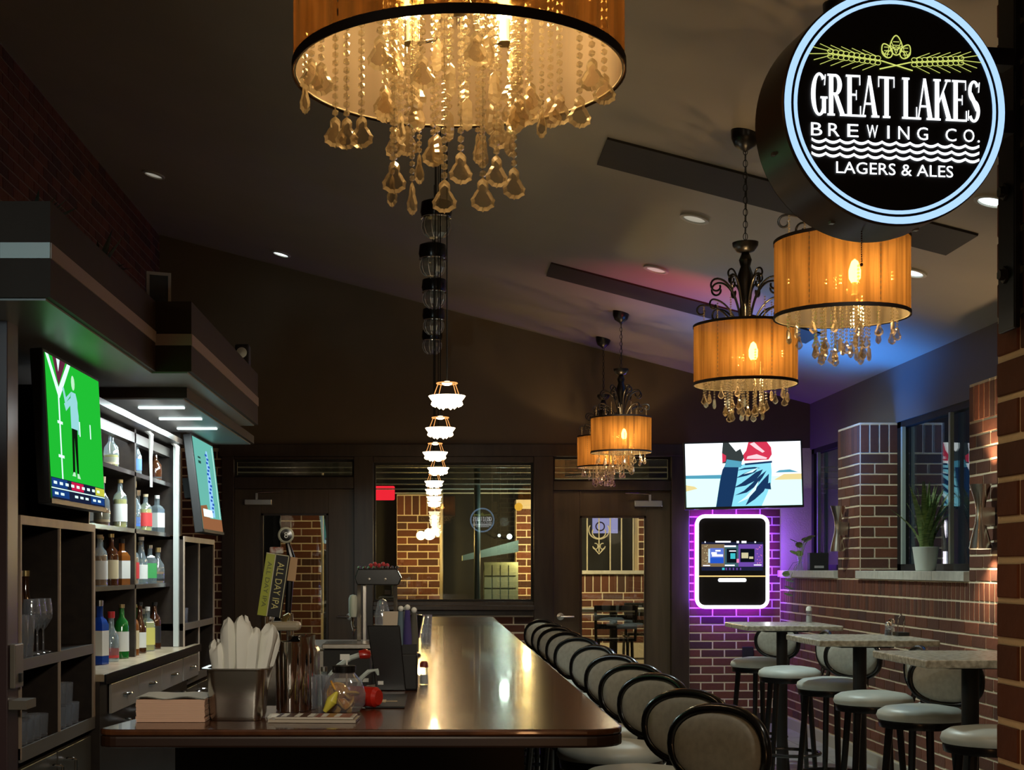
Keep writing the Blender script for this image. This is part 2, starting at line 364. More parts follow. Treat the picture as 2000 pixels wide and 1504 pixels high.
# back wall
def bw(name, px0, px1, z0, z1, m, th=.12, y=YB): return struct(bld(name, m, (X(px0, YB), X(px1, YB), y, y + th, z0, z1)))
struct(bld('wall_back', M_wallpaint, (-2.6, 3.5, YB, YB + .12, 2.5, 4.6)))
wbl = struct(bld('wall_back_left', M_mortar, (-2.6, -1.92, YB, YB + .12, 0, 2.5)))
lay(wbl, (0, YB, 0), 0, brick_cells(-2.3, -1.92, 0, 2.475, off=1), 160)
wbr = struct(bld('wall_back_right', M_mortar, (2.29, 3.5, YB, YB + .12, 0, 2.5)))
lay(wbr, (0, YB, 0), 0, brick_cells(2.30, 3.13, 0.075, 2.475), 300)
wbs = struct(bld('wall_back_sill', M_mortar, (-.60, .93, YB, YB + .12, 0, 1.0)))
lay(wbs, (0, YB, 0), 0, brick_cells(-.58, .90, 0.0, .975), 300)
T = 0
def trim(*q, m=M_trim, bevel=.004):
    global T; T += 1
    return struct(bld('trim_%d' % T, m, *[q], bevel=bevel))
y0, y1 = YB - .05, YB + .16
for a, b_ in ((-1.93, -1.82), (-.735, -.56), (.891, 1.068), (2.135, 2.295)): trim(a, b_, y0, y1, 0, 2.5)
trim(-1.95, 2.31, y0 - .02, y1, 2.42, 2.53)
trim(-1.82, -.735, y0 + .01, y1, 2.13, 2.236); trim(1.068, 2.135, y0 + .01, y1, 2.115, 2.20)
trim(-1.82, -.735, y0 + .01, y1, 2.394, 2.42); trim(-.56, .891, y0 + .01, y1, 2.365, 2.42)
trim(-.56, .891, y0 - .12, y1, 1.035, 1.075); trim(-.56, .891, y0, y1, 0.985, 1.108)
def window(n, x0, x1, z0, z1):
    o = struct(bld('window_%d' % n, M_blackm, (x0, x1, YB + .03, YB + .07, z0, z0 + .02), (x0, x1, YB + .03, YB + .07, z1 - .02, z1),
               (x0, x0 + .02, YB + .03, YB + .07, z0 + .02, z1 - .02), (x1 - .02, x1, YB + .03, YB + .07, z0 + .02, z1 - .02)))
    MB().box(x0 + .02, x1 - .02, YB + .047, YB + .053, z0 + .02, z1 - .02).build('pane', M_pane, o, smooth=None)
window(1, -.56, .891, 1.108, 2.365); window(2, -1.82, -.735, 2.236, 2.394); window(3, 1.068, 2.135, 2.20, 2.42)
def door(n, x0, x1, z1, gx0, gx1, gz0, gz1, hx, hs, cl):
    o = struct(bld('door_%d' % n, M_door, (x0, gx0, YB + .02, YB + .065, 0.01, z1), (gx1, x1, YB + .02, YB + .065, .01, z1),
                   (gx0, gx1, YB + .02, YB + .065, gz1, z1), (gx0, gx1, YB + .02, YB + .065, .01, gz0), bevel=.003))
    MB().box(gx0, gx1, YB + .038, YB + .044, gz0, gz1).build('pane', M_pane, o, smooth=None)
    b = MB(); e = .018
    for q in ((gx0, gx1, gz0, gz0 + e), (gx0, gx1, gz1 - e, gz1), (gx0, gx0 + e, gz0, gz1), (gx1 - e, gx1, gz0, gz1)): b.box(q[0], q[1], YB + .005, YB + .02, q[2], q[3])
    b.build('glass_stop', M_trim, o, smooth=None)
    h = MB(); h.lathe([(.001, 0), (.033, 0), (.033, .012), (.012, .016), (.012, .05), (.001, .05)], n=20)
    h = h.build('door_handle', M_nickel, o, loc=(hx, YB + .02, .972), rot=(R(90), 0, 0))
    MB().tube([(0, 0, .045), (hs * .05, 0, .05), (hs * .12, 0, .045)], [.011, .010, .008], 8).build('lever', M_nickel, h)
    (cx0, cx1, z_) = cl
    c = MB().box(cx0, cx1, YB - .04, YB + .02, z_ - .028, z_ + .028).build('door_closer', M_nickel, o, smooth=None, bevel=.008)
    MB().box((cx0 + cx1) / 2 - hs * .0, (cx0 + cx1) / 2 + hs * .02, YB - .06, YB - .03, z_ + .02, z_ + .08).build('closer_pivot', M_nickel, c, smooth=None)
    MB().tube([((cx0 + cx1) / 2, YB - .06, z_ + .085), ((cx0 + cx1) / 2 + cl_dir(n) * .22, YB - .1, z_ + .09)], .008, 6).build('closer_arm', M_chrome, c)
def cl_dir(n): return 1 if n == 1 else -1
door(1, -1.82, -.735, 2.13, X(510, YB), X(641, YB), .3, Z(1003, YB), X(683, YB), -1, (X(478, YB), X(532, YB), Z(981, YB)))
door(2, 1.068, 2.135, 2.115, X(1133, YB), X(1262, YB), .3, Z(1008, YB), X(1095, YB), 1, (X(1238, YB), X(1293, YB), Z(984, YB)))
# left wall
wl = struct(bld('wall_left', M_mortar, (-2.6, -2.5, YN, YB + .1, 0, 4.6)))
wl.data.materials[0] = mat('shaded mortar', (.22, .17, .13), .9)  # darker mortar copy; the wall's dimness is put into its colour
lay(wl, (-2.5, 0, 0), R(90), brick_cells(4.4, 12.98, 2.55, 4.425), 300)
# right wall, low part in front of the windows
wr = struct(bld('wall_right', M_mortar, (3.13, 3.5, 1.0, YB, 0.0, 1.33)))
lay(wr, (3.13, 0, 0), R(-90), [c for c in brick_cells(-12.98, -2.9, .10, 1.10)] , 300)
cl_ = [c for c in brick_cells(-12.98, -2.9, 1.10, 1.215, 'soldier')] + [c for c in brick_cells(-12.98, -2.9, 1.215, 1.33, 'soldier')]
rl = struct(bld('trim_rowlock_band', M_mortar, (3.1295, 3.16, 2.9, 12.985, 1.10, 1.33)))
lay(rl, (3.13, 0, 0), R(-90), cl_, 300)
struct(bld('wall_right_upper', M_soffit, (3.40, 3.6, YN, YB + .1, 2.485, 3.1)))
struct(bld('wall_right_near', M_wallpaint, (3.40, 3.6, YN, 7.3, 0, 2.485)))
struct(bld('baseboard_right', mat('cream base tile', (.45, .42, .34), .5), (3.10, 3.13, 2.0, YB, 0, .095)))
struct(bld('baseboard_back', M_trim, (2.30, 3.10, YB - .02, YB, 0, .10)))
struct(bld('wall_front', M_wallpaint, (-2.7, 3.6, YN - .1, YN, 0, 4.6)))
def sill(n, y0, y1):
    o = struct(bld('window_sill_%d' % n, M_stone, (3.10, 3.44, y0, y0 + .01, 1.332, 1.389)))
    k = max(1, round((y1 - y0) / .55)); w = (y1 - y0) / k
    for i in range(k): MB().box(3.098, 3.44, y0 + i * w + .003, y0 + (i + 1) * w - .003, 1.333, 1.392).build('sill_stone', M_stone, o, smooth=None, bevel=.003)
sill(1, 8.41, 10.58); sill(2, 11.15, 12.98)
def pier(n, y0, y1, z0):
    o = struct(bld('brick_pier_%d' % n, M_mortar, (3.135, 3.44, y0 + .005, y1, z0, 2.485)))
    lay(o, (3.135, 0, 0), R(-90), brick_cells(-y1, -y0, z0, 2.26, off=n) + brick_cells(-y1, -y0, 2.26, 2.475, 'soldier'), 300)
    lay(o, (0, y0 + .005, 0), 0, brick_cells(3.135, 3.42, z0, 2.26, off=n + 1) + brick_cells(3.135, 3.42, 2.26, 2.475, 'soldier'), 150)
pier(1, 7.1, 8.41, 1.33); pier(2, 10.58, 11.15, 1.33)
def swin(n, ys, y0, y1):
    o = struct(bld('window_%d' % n, M_blackm, (3.41, 3.47, y0, y1, 1.39, 1.44), (3.41, 3.47, y0, y1, 2.44, 2.485), (3.41, 3.47, y0, y0 + .05, 1.39, 2.485), (3.41, 3.47, y1 - .08, y1, 1.39, 2.485)))
    for y in ys: MB().box(3.395, 3.42, y, y + .035, 1.44, 2.44).build('mullion', mat('pale window edge', (.35, .42, .38), .4), o, smooth=None)
    MB().box(3.44, 3.446, y0 + .05, y1 - .08, 1.44, 2.44).build('pane', M_panes, o, smooth=None)
swin(4, (9.45, 10.42), 8.41, 10.58); swin(5, (12.72,), 11.15, 12.99)
# near brick wall end on the right that carries the blade sign
XP = 1.06
nb = struct(bld('wall_near_right', M_mortar, (XP, 1.5, -1.0, 2.70, 0, 3.7)))
lay(nb, (XP, 0, 0), R(-90), brick_cells(-2.70, -1.62, 0, 3.6, off=1), 300)
lay(nb, (0, 2.70, 0), R(180), brick_cells(-1.5, -XP, 0, 3.6), 60)

# ================================================================ SIGN
def arc(cx, cz, rx, rz, a0, a1, tw, tz, n=24):
    o = []; i_ = []
    for k in range(n + 1):
        a = R(a0 + (a1 - a0) * k / n); o.append((cx + rx * cos(a), cz + rz * sin(a))); i_.append((cx + (rx - tw) * cos(a), cz + (rz - tz) * sin(a)))
    return [[o[k], o[k + 1], i_[k + 1], i_[k]] for k in range(n)]
def glyph(ch):
    t, th, s = .225, .065, .05   # in units of height 1 (before condensing)
    q = []
    def bar(x0, x1, z0, z1): q.append([(x0, z0), (x1, z0), (x1, z1), (x0, z1)])
    def stem(x, serif=(1, 1), w=t):
        bar(x, x + w, 0, 1)
        for k, z in zip(serif, (0, 1 - s)):
            if k: bar(x - .08, x + w + .08, z, z + s)
    def diag(x0, z0, x1, z1, w): q.append([(x0, z0), (x0 + w, z0), (x1 + w, z1), (x1, z1)])
    if ch == 'G':
        q += arc(.42, .5, .42, .52, 48, 312, t, th); bar(.56, .76, .05, .42); bar(.48, .84, .40, .40 + s); diag(.66, .72, .70, .98, .05); return q, .86
    if ch == 'R':
        stem(.08); q += arc(.40, .745, .34, .255, -90, 90, t, th); bar(.26, .42, 1 - th, 1); bar(.26, .42, .49, .49 + th)
        q.append([(.34, .49), (.55, .49), (.92, 0), (.68, 0)]); bar(.64, .99, 0, s); return q, .97
    if ch == 'E':
        stem(.08); bar(.2, .74, 1 - s, 1); bar(.2, .78, 0, s); bar(.2, .56, .5, .5 + s); bar(.69, .74, .76, 1); bar(.73, .78, 0, .26); bar(.52, .56, .40, .64); return q, .82
    if ch == 'A':
        q.append([(.05, 0), (.12, 0), (.44, 1), (.36, 1)]); q.append([(.60, 0), (.84, 0), (.48, 1), (.34, 1)]); bar(.2, .64, .30, .30 + s); bar(-.04, .24, 0, s); bar(.52, .93, 0, s); return q, .90
    if ch == 'T':
        stem(.32, (1, 0)); bar(.0, .84, 1 - s, 1); bar(0, .05, .74, 1); bar(.79, .84, .74, 1); return q, .84
    if ch == 'L':
        stem(.08); bar(.2, .78, 0, s); bar(.73, .78, 0, .30); return q, .78
    if ch == 'K':
        stem(.08); q.append([(.24, .42), (.32, .42), (.78, 1), (.70, 1)]); q.append([(.38, .60), (.55, .70), (.96, 0), (.72, 0)]); bar(.60, .90, 1 - s, 1); bar(.64, 1.02, 0, s); return q, 1.0
    if ch == 'S':
        q += arc(.36, .745, .30, .265, 30, 250, .17, th); q += arc(.36, .265, .32, .275, -150, 70, .18, th)
        q.append([(.12, .62), (.26, .72), (.62, .36), (.46, .26)]); diag(.58, .72, .62, .97, .05); diag(.03, .03, .06, .28, .05); return q, .70
    return q, .4
M_sw = emis('lit white sign acrylic', (0.92, 0.96, 1.0), 2.2)
M_sb = emis('lit blue sign ring', (0.42, 0.66, 1.0), 1.15)
M_sg = emis('lit hop green acrylic', (0.72, 0.80, 0.18), 0.95)
M_sf = mat('black sign face', (0.004, 0.004, 0.005), 0.5)
SR = 0.203
sign = thing('blade_sign', 'round black lit brewery sign with blue rim and white lettering reading GREAT LAKES', 'sign', (0.79, 2.46, 2.2007), R(8))
MB().lathe([(.001, 0), (SR - .003, 0), (SR, .004), (SR, .128), (SR - .003, .132), (.001, .132)], n=96).build('drum', mat('black sign can', (.035, .026, .018), .3), sign, rot=(R(-90), 0, 0), smooth=30)
for a in range(3):
    ang = R(200 + a * 45)
    MB().box(-.004, .004, -.004, .006, -.002, .004).build('drum_screw', M_nickel, sign, smooth=None, loc=((SR + .001) * cos(ang), .066, (SR + .001) * sin(ang)))
def signface(y, s):
    def pl(b, q, yy): b.add([(s * p[0], yy, p[1]) for p in q], [tuple(range(len(q)))])
    rim = MB(); [pl(rim, q, y - s * .0012) for q in arc(0, 0, .200, .200, 0, 360, .012, .012, 96)]; rim.build('rim_light', M_sb, sign, smooth=None)
    r2 = MB(); [pl(r2, q, y - s * .0012) for q in arc(0, 0, .1835, .1835, 0, 360, .0065, .0065, 96)]; r2.build('inner_ring_light', M_sb, sign, smooth=None)
    f = MB(); f.add([(s * .2015 * cos(2 * pi * k / 96), y - s * .0005, .2015 * sin(2 * pi * k / 96)) for k in range(96)], [tuple(range(96))]); f.build('face', M_sf, sign, smooth=None)
    b = MB(); gl = []; x = 0
    for ch in 'GREAT LAKES':
        if ch == ' ': x += .42; continue
        g, w = glyph(ch); gl.append([[(p[0] + x, p[1]) for p in q] for q in g]); x += w + (-.03)
    sc = .306 / x
    for g in gl:
        b = MB()
        for q in g: pl(b, [(p[0] * sc - .153, p[1] * .071 - .0195) for p in q], y - s * .0022)
        b.build('main_letter', M_sw, sign, smooth=None)
    xs_ = [-.146 + .0255 * k for k in range(7)] + [.093, .126, .145]
    xs_ = [-.143, -.112, -.078, -.043, -.014, .014, .048, .100, .133, .151]
    for ch, xx in zip('BREWINGCO.', xs_):
        v, fs = text_pts(ch, .004 if ch in 'I.' else .020, .004 if ch == '.' else .022, xx, -.0435 - (.009 if ch == '.' else 0))
        b = MB(); b.add([(s * p[0], y - s * .0022, p[2]) for p in v], fs); b.build('middle_letter' if ch != '.' else 'full_stop', M_sw, sign, smooth=None)
    b = MB(); v, fs = text_pts('LAGERS & ALES', .212, .0200, -.002, -.107); b.add([(s * p[0], y - s * .0022, p[2]) for p in v], fs)
    b.build('lower_lettering', M_sw, sign, smooth=None)
    b = MB()
    for r in range(3):
        z = -.0630 - r * .0117
        pts = [(-.152 + .304 * k / 96) for k in range(97)]
        def wv(x_): u = ((x_ + .152) / .0253) % 1.0; return .0045 * (4 * (u - .5) ** 2) - .002
        for k in range(96): pl(b, [(pts[k], z + wv(pts[k]) - .0024), (pts[k + 1], z + wv(pts[k + 1] - 1e-6) - .0024), (pts[k + 1], z + wv(pts[k + 1] - 1e-6) + .0022), (pts[k], z + wv(pts[k]) + .0022)], y - s * .0022)
    b.build('wave_lines', M_sw, sign, smooth=None)
    b = MB(); yy = y - s * .0022
    def line(x0, z0, x1, z1, w=.0011):
        d = Vector((x1 - x0, z1 - z0)); n = Vector((-d.y, d.x)).normalized() * w
        pl(b, [(x0 + n.x, z0 + n.y), (x1 + n.x, z1 + n.y), (x1 - n.x, z1 - n.y), (x0 - n.x, z0 - n.y)], yy)
    for m in (-1, 1):
        line(-m * .030, .064, m * .026, .078); line(m * .026, .078, m * .120, .086, .0009)
        for k in range(10):
            x_ = m * (.033 + k * .0095); z_ = .0785 + k * .0008
            for u in (-1, 1):
                cz_ = z_ + u * .0042
                pts = [(x_ + .0052 * cos(a * pi / 6), cz_ + .0036 * sin(a * pi / 6)) for a in range(13)]
                for a in range(12): line(*pts[a], *pts[a + 1], .0006)
            if k % 2 == 0:
                line(x_ + m * .002, z_ + .007, x_ + m * .028, z_ + .017, .0005); line(x_ + m * .002, z_ - .007, x_ + m * .028, z_ - .018, .0005)
        line(m * .120, .086, m * .156, .084, .0006); line(m * .118, .090, m * .150, .096, .0006); line(m * .118, .083, m * .148, .074, .0006)
    for cx_, cz_, w_, h_, lean in ((0, .106, .011, .017, 0), (-.017, .096, .0095, .013, -.5), (.017, .096, .0095, .013, .5)):
        pts = []
        for k in range(17):
            a = 2 * pi * k / 16; px_ = w_ * sin(a) * (1 - .35 * max(0, cos(a))); pz = h_ * cos(a)
            pts.append((cx_ + px_ * cos(lean) + pz * sin(lean), cz_ - px_ * sin(lean) + pz * cos(lean)))
        for k in range(16): line(*pts[k], *pts[k + 1], .0010)
        for k in (3, 4, 5): line(*pts[k], cx_, cz_ - h_ * .5 + (k - 4) * .006, .0006); line(*pts[16 - k], cx_, cz_ - h_ * .5 + (k - 4) * .006, .0006)
        for k in (1, 2, 3): line(cx_ - w_ * .5, cz_ + (k - 2) * .006, cx_ + w_ * .5, cz_ + (k - 2) * .006, .0006)
    b.build('hop_and_wheat_emblem', M_sg, sign, smooth=None)
signface(0, 1); signface(.132, -1)
MB().box(.195, .245, .045, .085, -.02, .02).build('mounting_arm', M_iron, sign, smooth=None)
MB().box(.18, .245, .045, .085, .10, .13).build('mounting_arm', M_iron, sign, smooth=None)
b = MB()
for k in range(14): b.sphere((0, 0, -.004 * k), .0016, 6, 4)
b.sphere((0, 0, -.058), .003, 8, 5)
b.build('pull_chain', mat('bronze chain', (.12, .04, .02), .4, .8), sign, loc=(-.034, .06, -SR + .003))
pl_ = thing('bracket_plate', 'black steel bracket plate bolted to the near brick wall end', 'bracket', (XP - .014, 2.60, 2.2))
MB().box(-.012, 0, -.04, .035, -.36, 1.0).build('plate', M_iron, pl_, smooth=None, bevel=.003)
MB().box(-.10, -.012, -.035, .03, .30, .75).build('housing', M_iron, pl_, smooth=None, bevel=.01)
for py in (375, 537):
    z = Z(py, 2.60) - 2.2
    MB().lathe([(.001, 0), (.016, 0), (.016, .004), (.010, .005), (.010, .012), (.001, .012)], n=6).build('bolt', M_blackm, pl_, loc=(-.012, .0, z), rot=(0, R(-90), 0), smooth=None)

# ================================================================ CRYSTALS AND CHANDELIERS
def ico(r):
    bm = bmesh.new(); bmesh.ops.create_icosphere(bm, subdivisions=1, radius=r); return bm
def crystal_mesh(name, kind, w, h, t=.006):
    """outline in XZ, origin at the top"""
    pts = []
    if kind == 'pear':
        n = 30
        for k in range(n):
            a = 2 * pi * k / n; u = (1 - cos(a)) / 2   # 0 top .. 1 bottom
            PR = [(0, .02), (.10, .19), (.20, .26), (.30, .22), (.38, .24), (.50, .40), (.62, .49), (.72, .52), (.84, .46), (.93, .32), (1.0, .0)]
            hw = next(w0 + (w1 - w0) * (u - u0) / (u1 - u0) for (u0, w0), (u1, w1) in zip(PR, PR[1:]) if u <= u1 + 1e-9)
            if u > .42: hw *= 1 + .05 * (1 if k % 2 else -1)
            sg = 1 if a < pi else -1
            if k in (0,): hw = 0
            if abs(a - pi) < .01: hw = 0
            pts.append((sg * hw * w * 1.0, -u * h * (1.0 + (.03 if (k % 2 and u > .8) else 0))))
    else:
        prof = [(0, 0), (.18, .08), (.10, .16), (.28, .40), (.5, .72), (.30, .90), (0, 1.0)]
        pts = [(a * w, -u * h) for a, u in prof] + [(-a * w, -u * h) for a, u in reversed(prof[1:-1])]
    b = MB(); n = len(pts); cx, cz = 0, -.62 * h
    inn = [(cx + (p[0] - cx) * .74, cz + (p[1] - cz) * .76) for p in pts]
    vs = [(p[0], 0, p[1]) for p in pts] + [(p[0], -t, p[1]) for p in inn] + [(p[0], t, p[1]) for p in inn]
    fs = []
    for k in range(n):
        j = (k + 1) % n; fs += [(k, j, n + j, n + k), (k, 2 * n + k, 2 * n + j, j)]
    b.add(vs, fs); o_ = len(b.v); b.f += [list(range(n, 2 * n)), list(range(2 * n, 3 * n))]; b.m += [1, 1]
    return b.mesh(name, [M_crystalr, M_crystalc])
def bead_mesh(r):
    bm = ico(r); me = bpy.data.meshes.new('bead'); bm.to_mesh(me); bm.free(); me.materials.append(M_crystal); return me
def bead_column(n, r, sp):
    bm = bmesh.new()
    for k in range(n):
        bmesh.ops.create_icosphere(bm, subdivisions=1, radius=r, matrix=Matrix.Translation((0, 0, -sp * k)))
    me = bpy.data.meshes.new('bead_strand'); bm.to_mesh(me); bm.free(); me.materials.append(M_crystal); return me
WIREME = {}
def strand(parent, x, y, ztop, ztip, dropme, drop_h, r, single=False, rot=0, col=None):
    sp = r * 2.25; L_ = ztop - (ztip + drop_h); n = max(1, int(L_ / sp))
    if single:
        w = MB().cyl((0, 0, 0), (0, 0, -L_), .0008, n=4).build('bead_strand', M_chrome, parent, loc=(x, y, ztop))
        bme = WIREME.setdefault(('b', r), bead_mesh(r))
        for k in range(n): put('bead', bme, w, (0, 0, -L_ + r + k * sp))
    else:
        key = (n, r)
        if key not in WIREME: WIREME[key] = bead_column(n, r, sp)
        w = put('bead_strand', WIREME[key], parent, (x, y, ztip + drop_h + (n - .5) * sp))
    dz = -L_ if single else -(n - .5) * sp
    put('crystal_drop', dropme, w, (0, 0, dz), (0, 0, rot))
def scroll(R0, z0, R1, z1, a, hook=.035):
    """S-scroll arm in the vertical plane at angle a, from the stem (R0,z0) up and out to (R1,z1) ending in a curl"""
    pts = []
    for k in range(13):
        u = k / 12; r = R0 + (R1 - R0) * (u ** 1.6); z = z0 + (z1 - z0) * sin(u * pi / 2) ** .9
        pts.append((r, z))
    c = (R1 + hook * .1, z1 - hook)
    for k in range(1, 15):
        t = k / 14; rr = hook * (1 - .55 * t); an = pi / 2 - t * 1.6 * pi
        pts.append((c[0] + rr * cos(an), c[1] + rr * sin(an)))
    return [(r * cos(a), r * sin(a), z) for r, z in pts]
def chandelier(name, label, x, y, zb, Rr, H, k, big=None, group='drum shade chandeliers', power=17):
    t = thing(name, label, 'chandelier', (x, y, zb), 0, group)
    n = 64
    MB().lathe([(Rr, 0), (Rr, H)], n=n).build('lamp_shade', M_shade if big is None else M_shade2, t)
    for z0, z1 in ((-.002, .012 * k), (H - .010 * k, H + .002)):
        MB().lathe([(Rr + .002, z0), (Rr + .003, z0), (Rr + .003, z1), (Rr + .002, z1), (Rr + .002, z0)], n=n).build('shade_ribbon', M_shtrim, t)
    MB().lathe([(Rr - .001, .0005), (Rr - .004, .0005), (Rr - .004, .003), (Rr - .001, .003), (Rr - .001, .0005)], n=n).build('shade_rim', mat('cream rim', (.7, .62, .42), .6), t)
    for s_ in range(6):
        a = R(-90 + 17 + 60 * s_); b = MB(); m_ = 15
        for q in range(m_):
            z0 = H * (q + .1) / m_; c, s2 = cos(a), sin(a); rr = Rr + .0015
            b.add([(rr * cos(a - .0022 * .235 / Rr * 3), rr * sin(a - .0022 * .235 / Rr * 3), z0), (rr * cos(a + .0066 * .235 / Rr), rr * sin(a + .0066 * .235 / Rr), z0),
                   (rr * cos(a + .0066 * .235 / Rr), rr * sin(a + .0066 * .235 / Rr), z0 + H * .55 / m_), (rr * cos(a - .0066 * .235 / Rr), rr * sin(a - .0066 * .235 / Rr), z0 + H * .55 / m_)], [(0, 1, 2, 3)])
        b.build('shade_seam', M_shtrim, t, smooth=None)
    zc = ceil_z(x) - zb
    ST = [(.001, H * .50), (.016, H * .52), (.022, H * .60), (.014, H * .72), (.018, H * .95), (.030, H + .05), (.020, H + .12), (.028, H + .19), (.036, H + .23), (.022, H + .27), (.030, H + .30), (.018, H + .33), (.010, H + .36)]
    MB().lathe([(r * k, (z - H) * k + H) for r, z in ST], n=16).build('stem', M_iron, t)
    zt = H + .36 * k
    MB().lathe([(.012 * k, zt - .03 * k), (.040 * k, zt - .02 * k), (.058 * k, zt + .005 * k), (.060 * k, zt + .02 * k), (.050 * k, zt + .018 * k), (.001, zt + .01 * k)], n=24).build('top_dish', M_iron, t)
    arm = MB().tube(scroll(.02 * k, H - .03 * k, .135 * k, H + .21 * k, 0, .034 * k), .0050 * k, 6).mesh('scroll_arm', M_iron, 60)
    arm2 = MB().tube(scroll(.02 * k, H - .03 * k, .085 * k, H + .25 * k, 0, .024 * k), .0045 * k, 6).mesh('scroll_arm', M_iron, 60)
    arm3 = MB().tube(scroll(.03 * k, H - .10 * k, .195 * k, H + .10 * k, 0, .026 * k), .0045 * k, 6).mesh('scroll_arm', M_iron, 60)
    for q in range(8):
        put('scroll_arm', arm, t, (0, 0, 0), (0, 0, R(q * 45 + 10)))
        if q % 2 == 0: put('scroll_arm', arm2, t, (0, 0, 0), (0, 0, R(q * 45 + 32))); 
        put('scroll_arm', arm3, t, (0, 0, 0), (0, 0, R(q * 45 + 32)))
    # chain to the ceiling
    link = MB().torus((0, 0, 0), .010 * k, .0018 * k, 12, 5, 'x', 1, 1.7).mesh('chain_link', M_iron, 60)
    z = zt + .02 * k; q = 0
    while z < zc - .075: put('chain_link', link, t, (0, 0, z), (0, 0, R(90 * (q % 2)))); z += .028 * k; q += 1
    MB().tube([(0, 0, zt), (.006, 0, (zt + zc) / 2), (0, 0, zc - .04)], .0016, 5).build('power_cord', M_iron, t)
    MB().lathe([(.006, -.085), (.020, -.075), (.050, -.055), (.064, -.02), (.066, .018)], (0, 0, zc), n=24).build('ceiling_canopy', M_iron, t)
    # bulbs
    bulb = MB().lathe([(.001, .062), (.012, .052), (.021, .022), (.020, -.005), (.012, -.020)], n=14).mesh('bulb', M_bulb, 60)
    can = MB().lathe([(.010, -.02), (.010, -.06), (.018, -.065), (.001, -.07)], n=10).mesh('candle_socket', mat('cream socket', (.6, .5, .3), .5), 60)
    for q, a in enumerate((-88,) if big is None else (-92, 30, 150)):
        rr = Rr * (.60 if big is None else .33); cx_, cy_ = rr * cos(R(a)), rr * sin(R(a)); zz = H * .42
        MB().tube([(0, 0, H * .6), (cx_ * .5, cy_ * .5, H * .22), (cx_, cy_, zz - .065)], .004, 6).build('bulb_arm', M_chrome, t)
        bo = put('bulb', bulb, t, (cx_, cy_, zz)); put('candle_socket', can, bo)
        light('bulb_light', 'POINT', (cx_ * .95, cy_ * .95, zz), (power if big is None else power / 3), WARM, .03, parent=t)
    rnd = random.Random(len(name) + int(y * 10))
    if big is None:
        dk = crystal_mesh('crystal_drop', 'kite', .030, .052); pk = crystal_mesh('crystal_drop', 'pear', .032, .048)
        for q in range(15):
            a = 2 * pi * (q + .3) / 15; rr = Rr * .80
            strand(t, rr * cos(a), rr * sin(a), H * .55, -.075 - rnd.uniform(0, .03), dk if q % 2 else pk, .05, .0054, rot=rnd.uniform(0, 3))
        for q in range(22):
            a = 2 * pi * q / 22 + .1; rr = Rr * (.40 if q % 2 else .30)
            strand(t, rr * cos(a), rr * sin(a), H * .5, -.12 - rnd.uniform(0, .055), pk if q % 3 else dk, .05, .0058, rot=rnd.uniform(0, 3))
    else: big(t, Rr, H, k)
    # beaded swags above the shade
    bc = bead_column(9, .0048 * k, .0108 * k)
    for q in range(10):
        a = 2 * pi * q / 10 + .2
        if big is None:
            rr = Rr * (.86 if q % 2 else .55); put('upper_bead_strand', bc, t, (rr * cos(a), rr * sin(a), H + (.075 if q % 2 else .11)))
    return t
def big_strands(t, Rr, H, k):
    pear = crystal_mesh('crystal_drop', 'pear', .040, .056, .007); thin = crystal_mesh('crystal_drop', 'pear', .018, .056, .008)
    ox, oy, oz = t.location; n1 = 0
    LST = [(590, 222, -.02, 1), (604, 178, -.10, 0), (622, 186, -.14, 0), (655, 288, .08, 0), (677, 292, -.02, 0), (706, 290, -.06, 0), (738, 135, -.24, 0),
           (766, 404, .02, 1), (770, 378, -.05, 0), (805, 420, -.09, 1), (819, 360, .10, 1), (846, 326, .10, 0), (868, 416, -.11, 0), (795, 305, .12, 0),
           (900, 360, -.04, 0), (943, 413, -.11, 0), (970, 366, -.02, 0), (1004, 389, .00, 0), (933, 320, .12, 1), (975, 292, .12, 0), (825, 175, -.20, 0), (930, 130, -.22, 0),
           (1058, 270, -.02, 1), (1075, 250, .05, 0), (1093, 244, .0, 0), (1132, 250, -.06, 0), (1156, 178, -.1, 0), (1180, 205, .02, 0), (755, 240, .16, 0), (1000, 240, .15, 0), (752, 230, -.04, 0), (1016, 250, -.08, 0)]
    for (px, py, dy, kind) in LST:
        y = oy + dy; x = X(px, y); zt = Z(py, y)
        single = n1 < 14 and py > 240
        if single: n1 += 1
        lx, ly = x - ox, dy
        d = sqrt(lx * lx + ly * ly)
        if d > Rr * .93: lx *= Rr * .93 / d; ly *= Rr * .93 / d
        strand(t, lx, ly, H * .62, zt - oz, thin if kind else pear, .056, .0066 if kind == 0 else .0055, single, rot=random.uniform(-.35, .35))
    for q in range(26):   # short inner curtain of strands round the bulbs
        a = 2 * pi * q / 26; rr = Rr * (.44 if q % 2 else .36)
        strand(t, rr * cos(a), rr * sin(a), H * .8, -.02 - .05 * (q % 3), pear if q % 2 else thin, .05, .0066, rot=a)
    MB().lathe([(.001, H * .9), (.075, H * .9), (.08, H * .88), (.001, H * .87)], n=32).build('ceiling_disc', M_iron, t)
    fr = MB()
    for rr in (.93, .44): fr.torus((0, 0, H * .8), Rr * rr, .004, 40, 6)
    for q in range(4): fr.tube([(0, 0, H * .82), (Rr * .93 * cos(q * pi / 2), Rr * .93 * sin(q * pi / 2), H * .8)], .004, 6)
    fr.build('strand_frame', M_chrome, t)
chandelier('crystal_chandelier', 'largest crystal chandelier, a wide orange drum shade hanging at the top of the view', .041, 2.5, 2.268, .287, .33, 1.22, big_strands, power=16)
chandelier('crystal_chandelier', 'drum chandelier partly hidden behind the bottom of the round sign', 1.449, 5.11, 2.305, .235, .275, 1.0)
chandelier('crystal_chandelier', 'drum chandelier with black scroll arms left of the sign, over the tables', 1.428, 6.60, 2.254, .235, .275, 1.0)
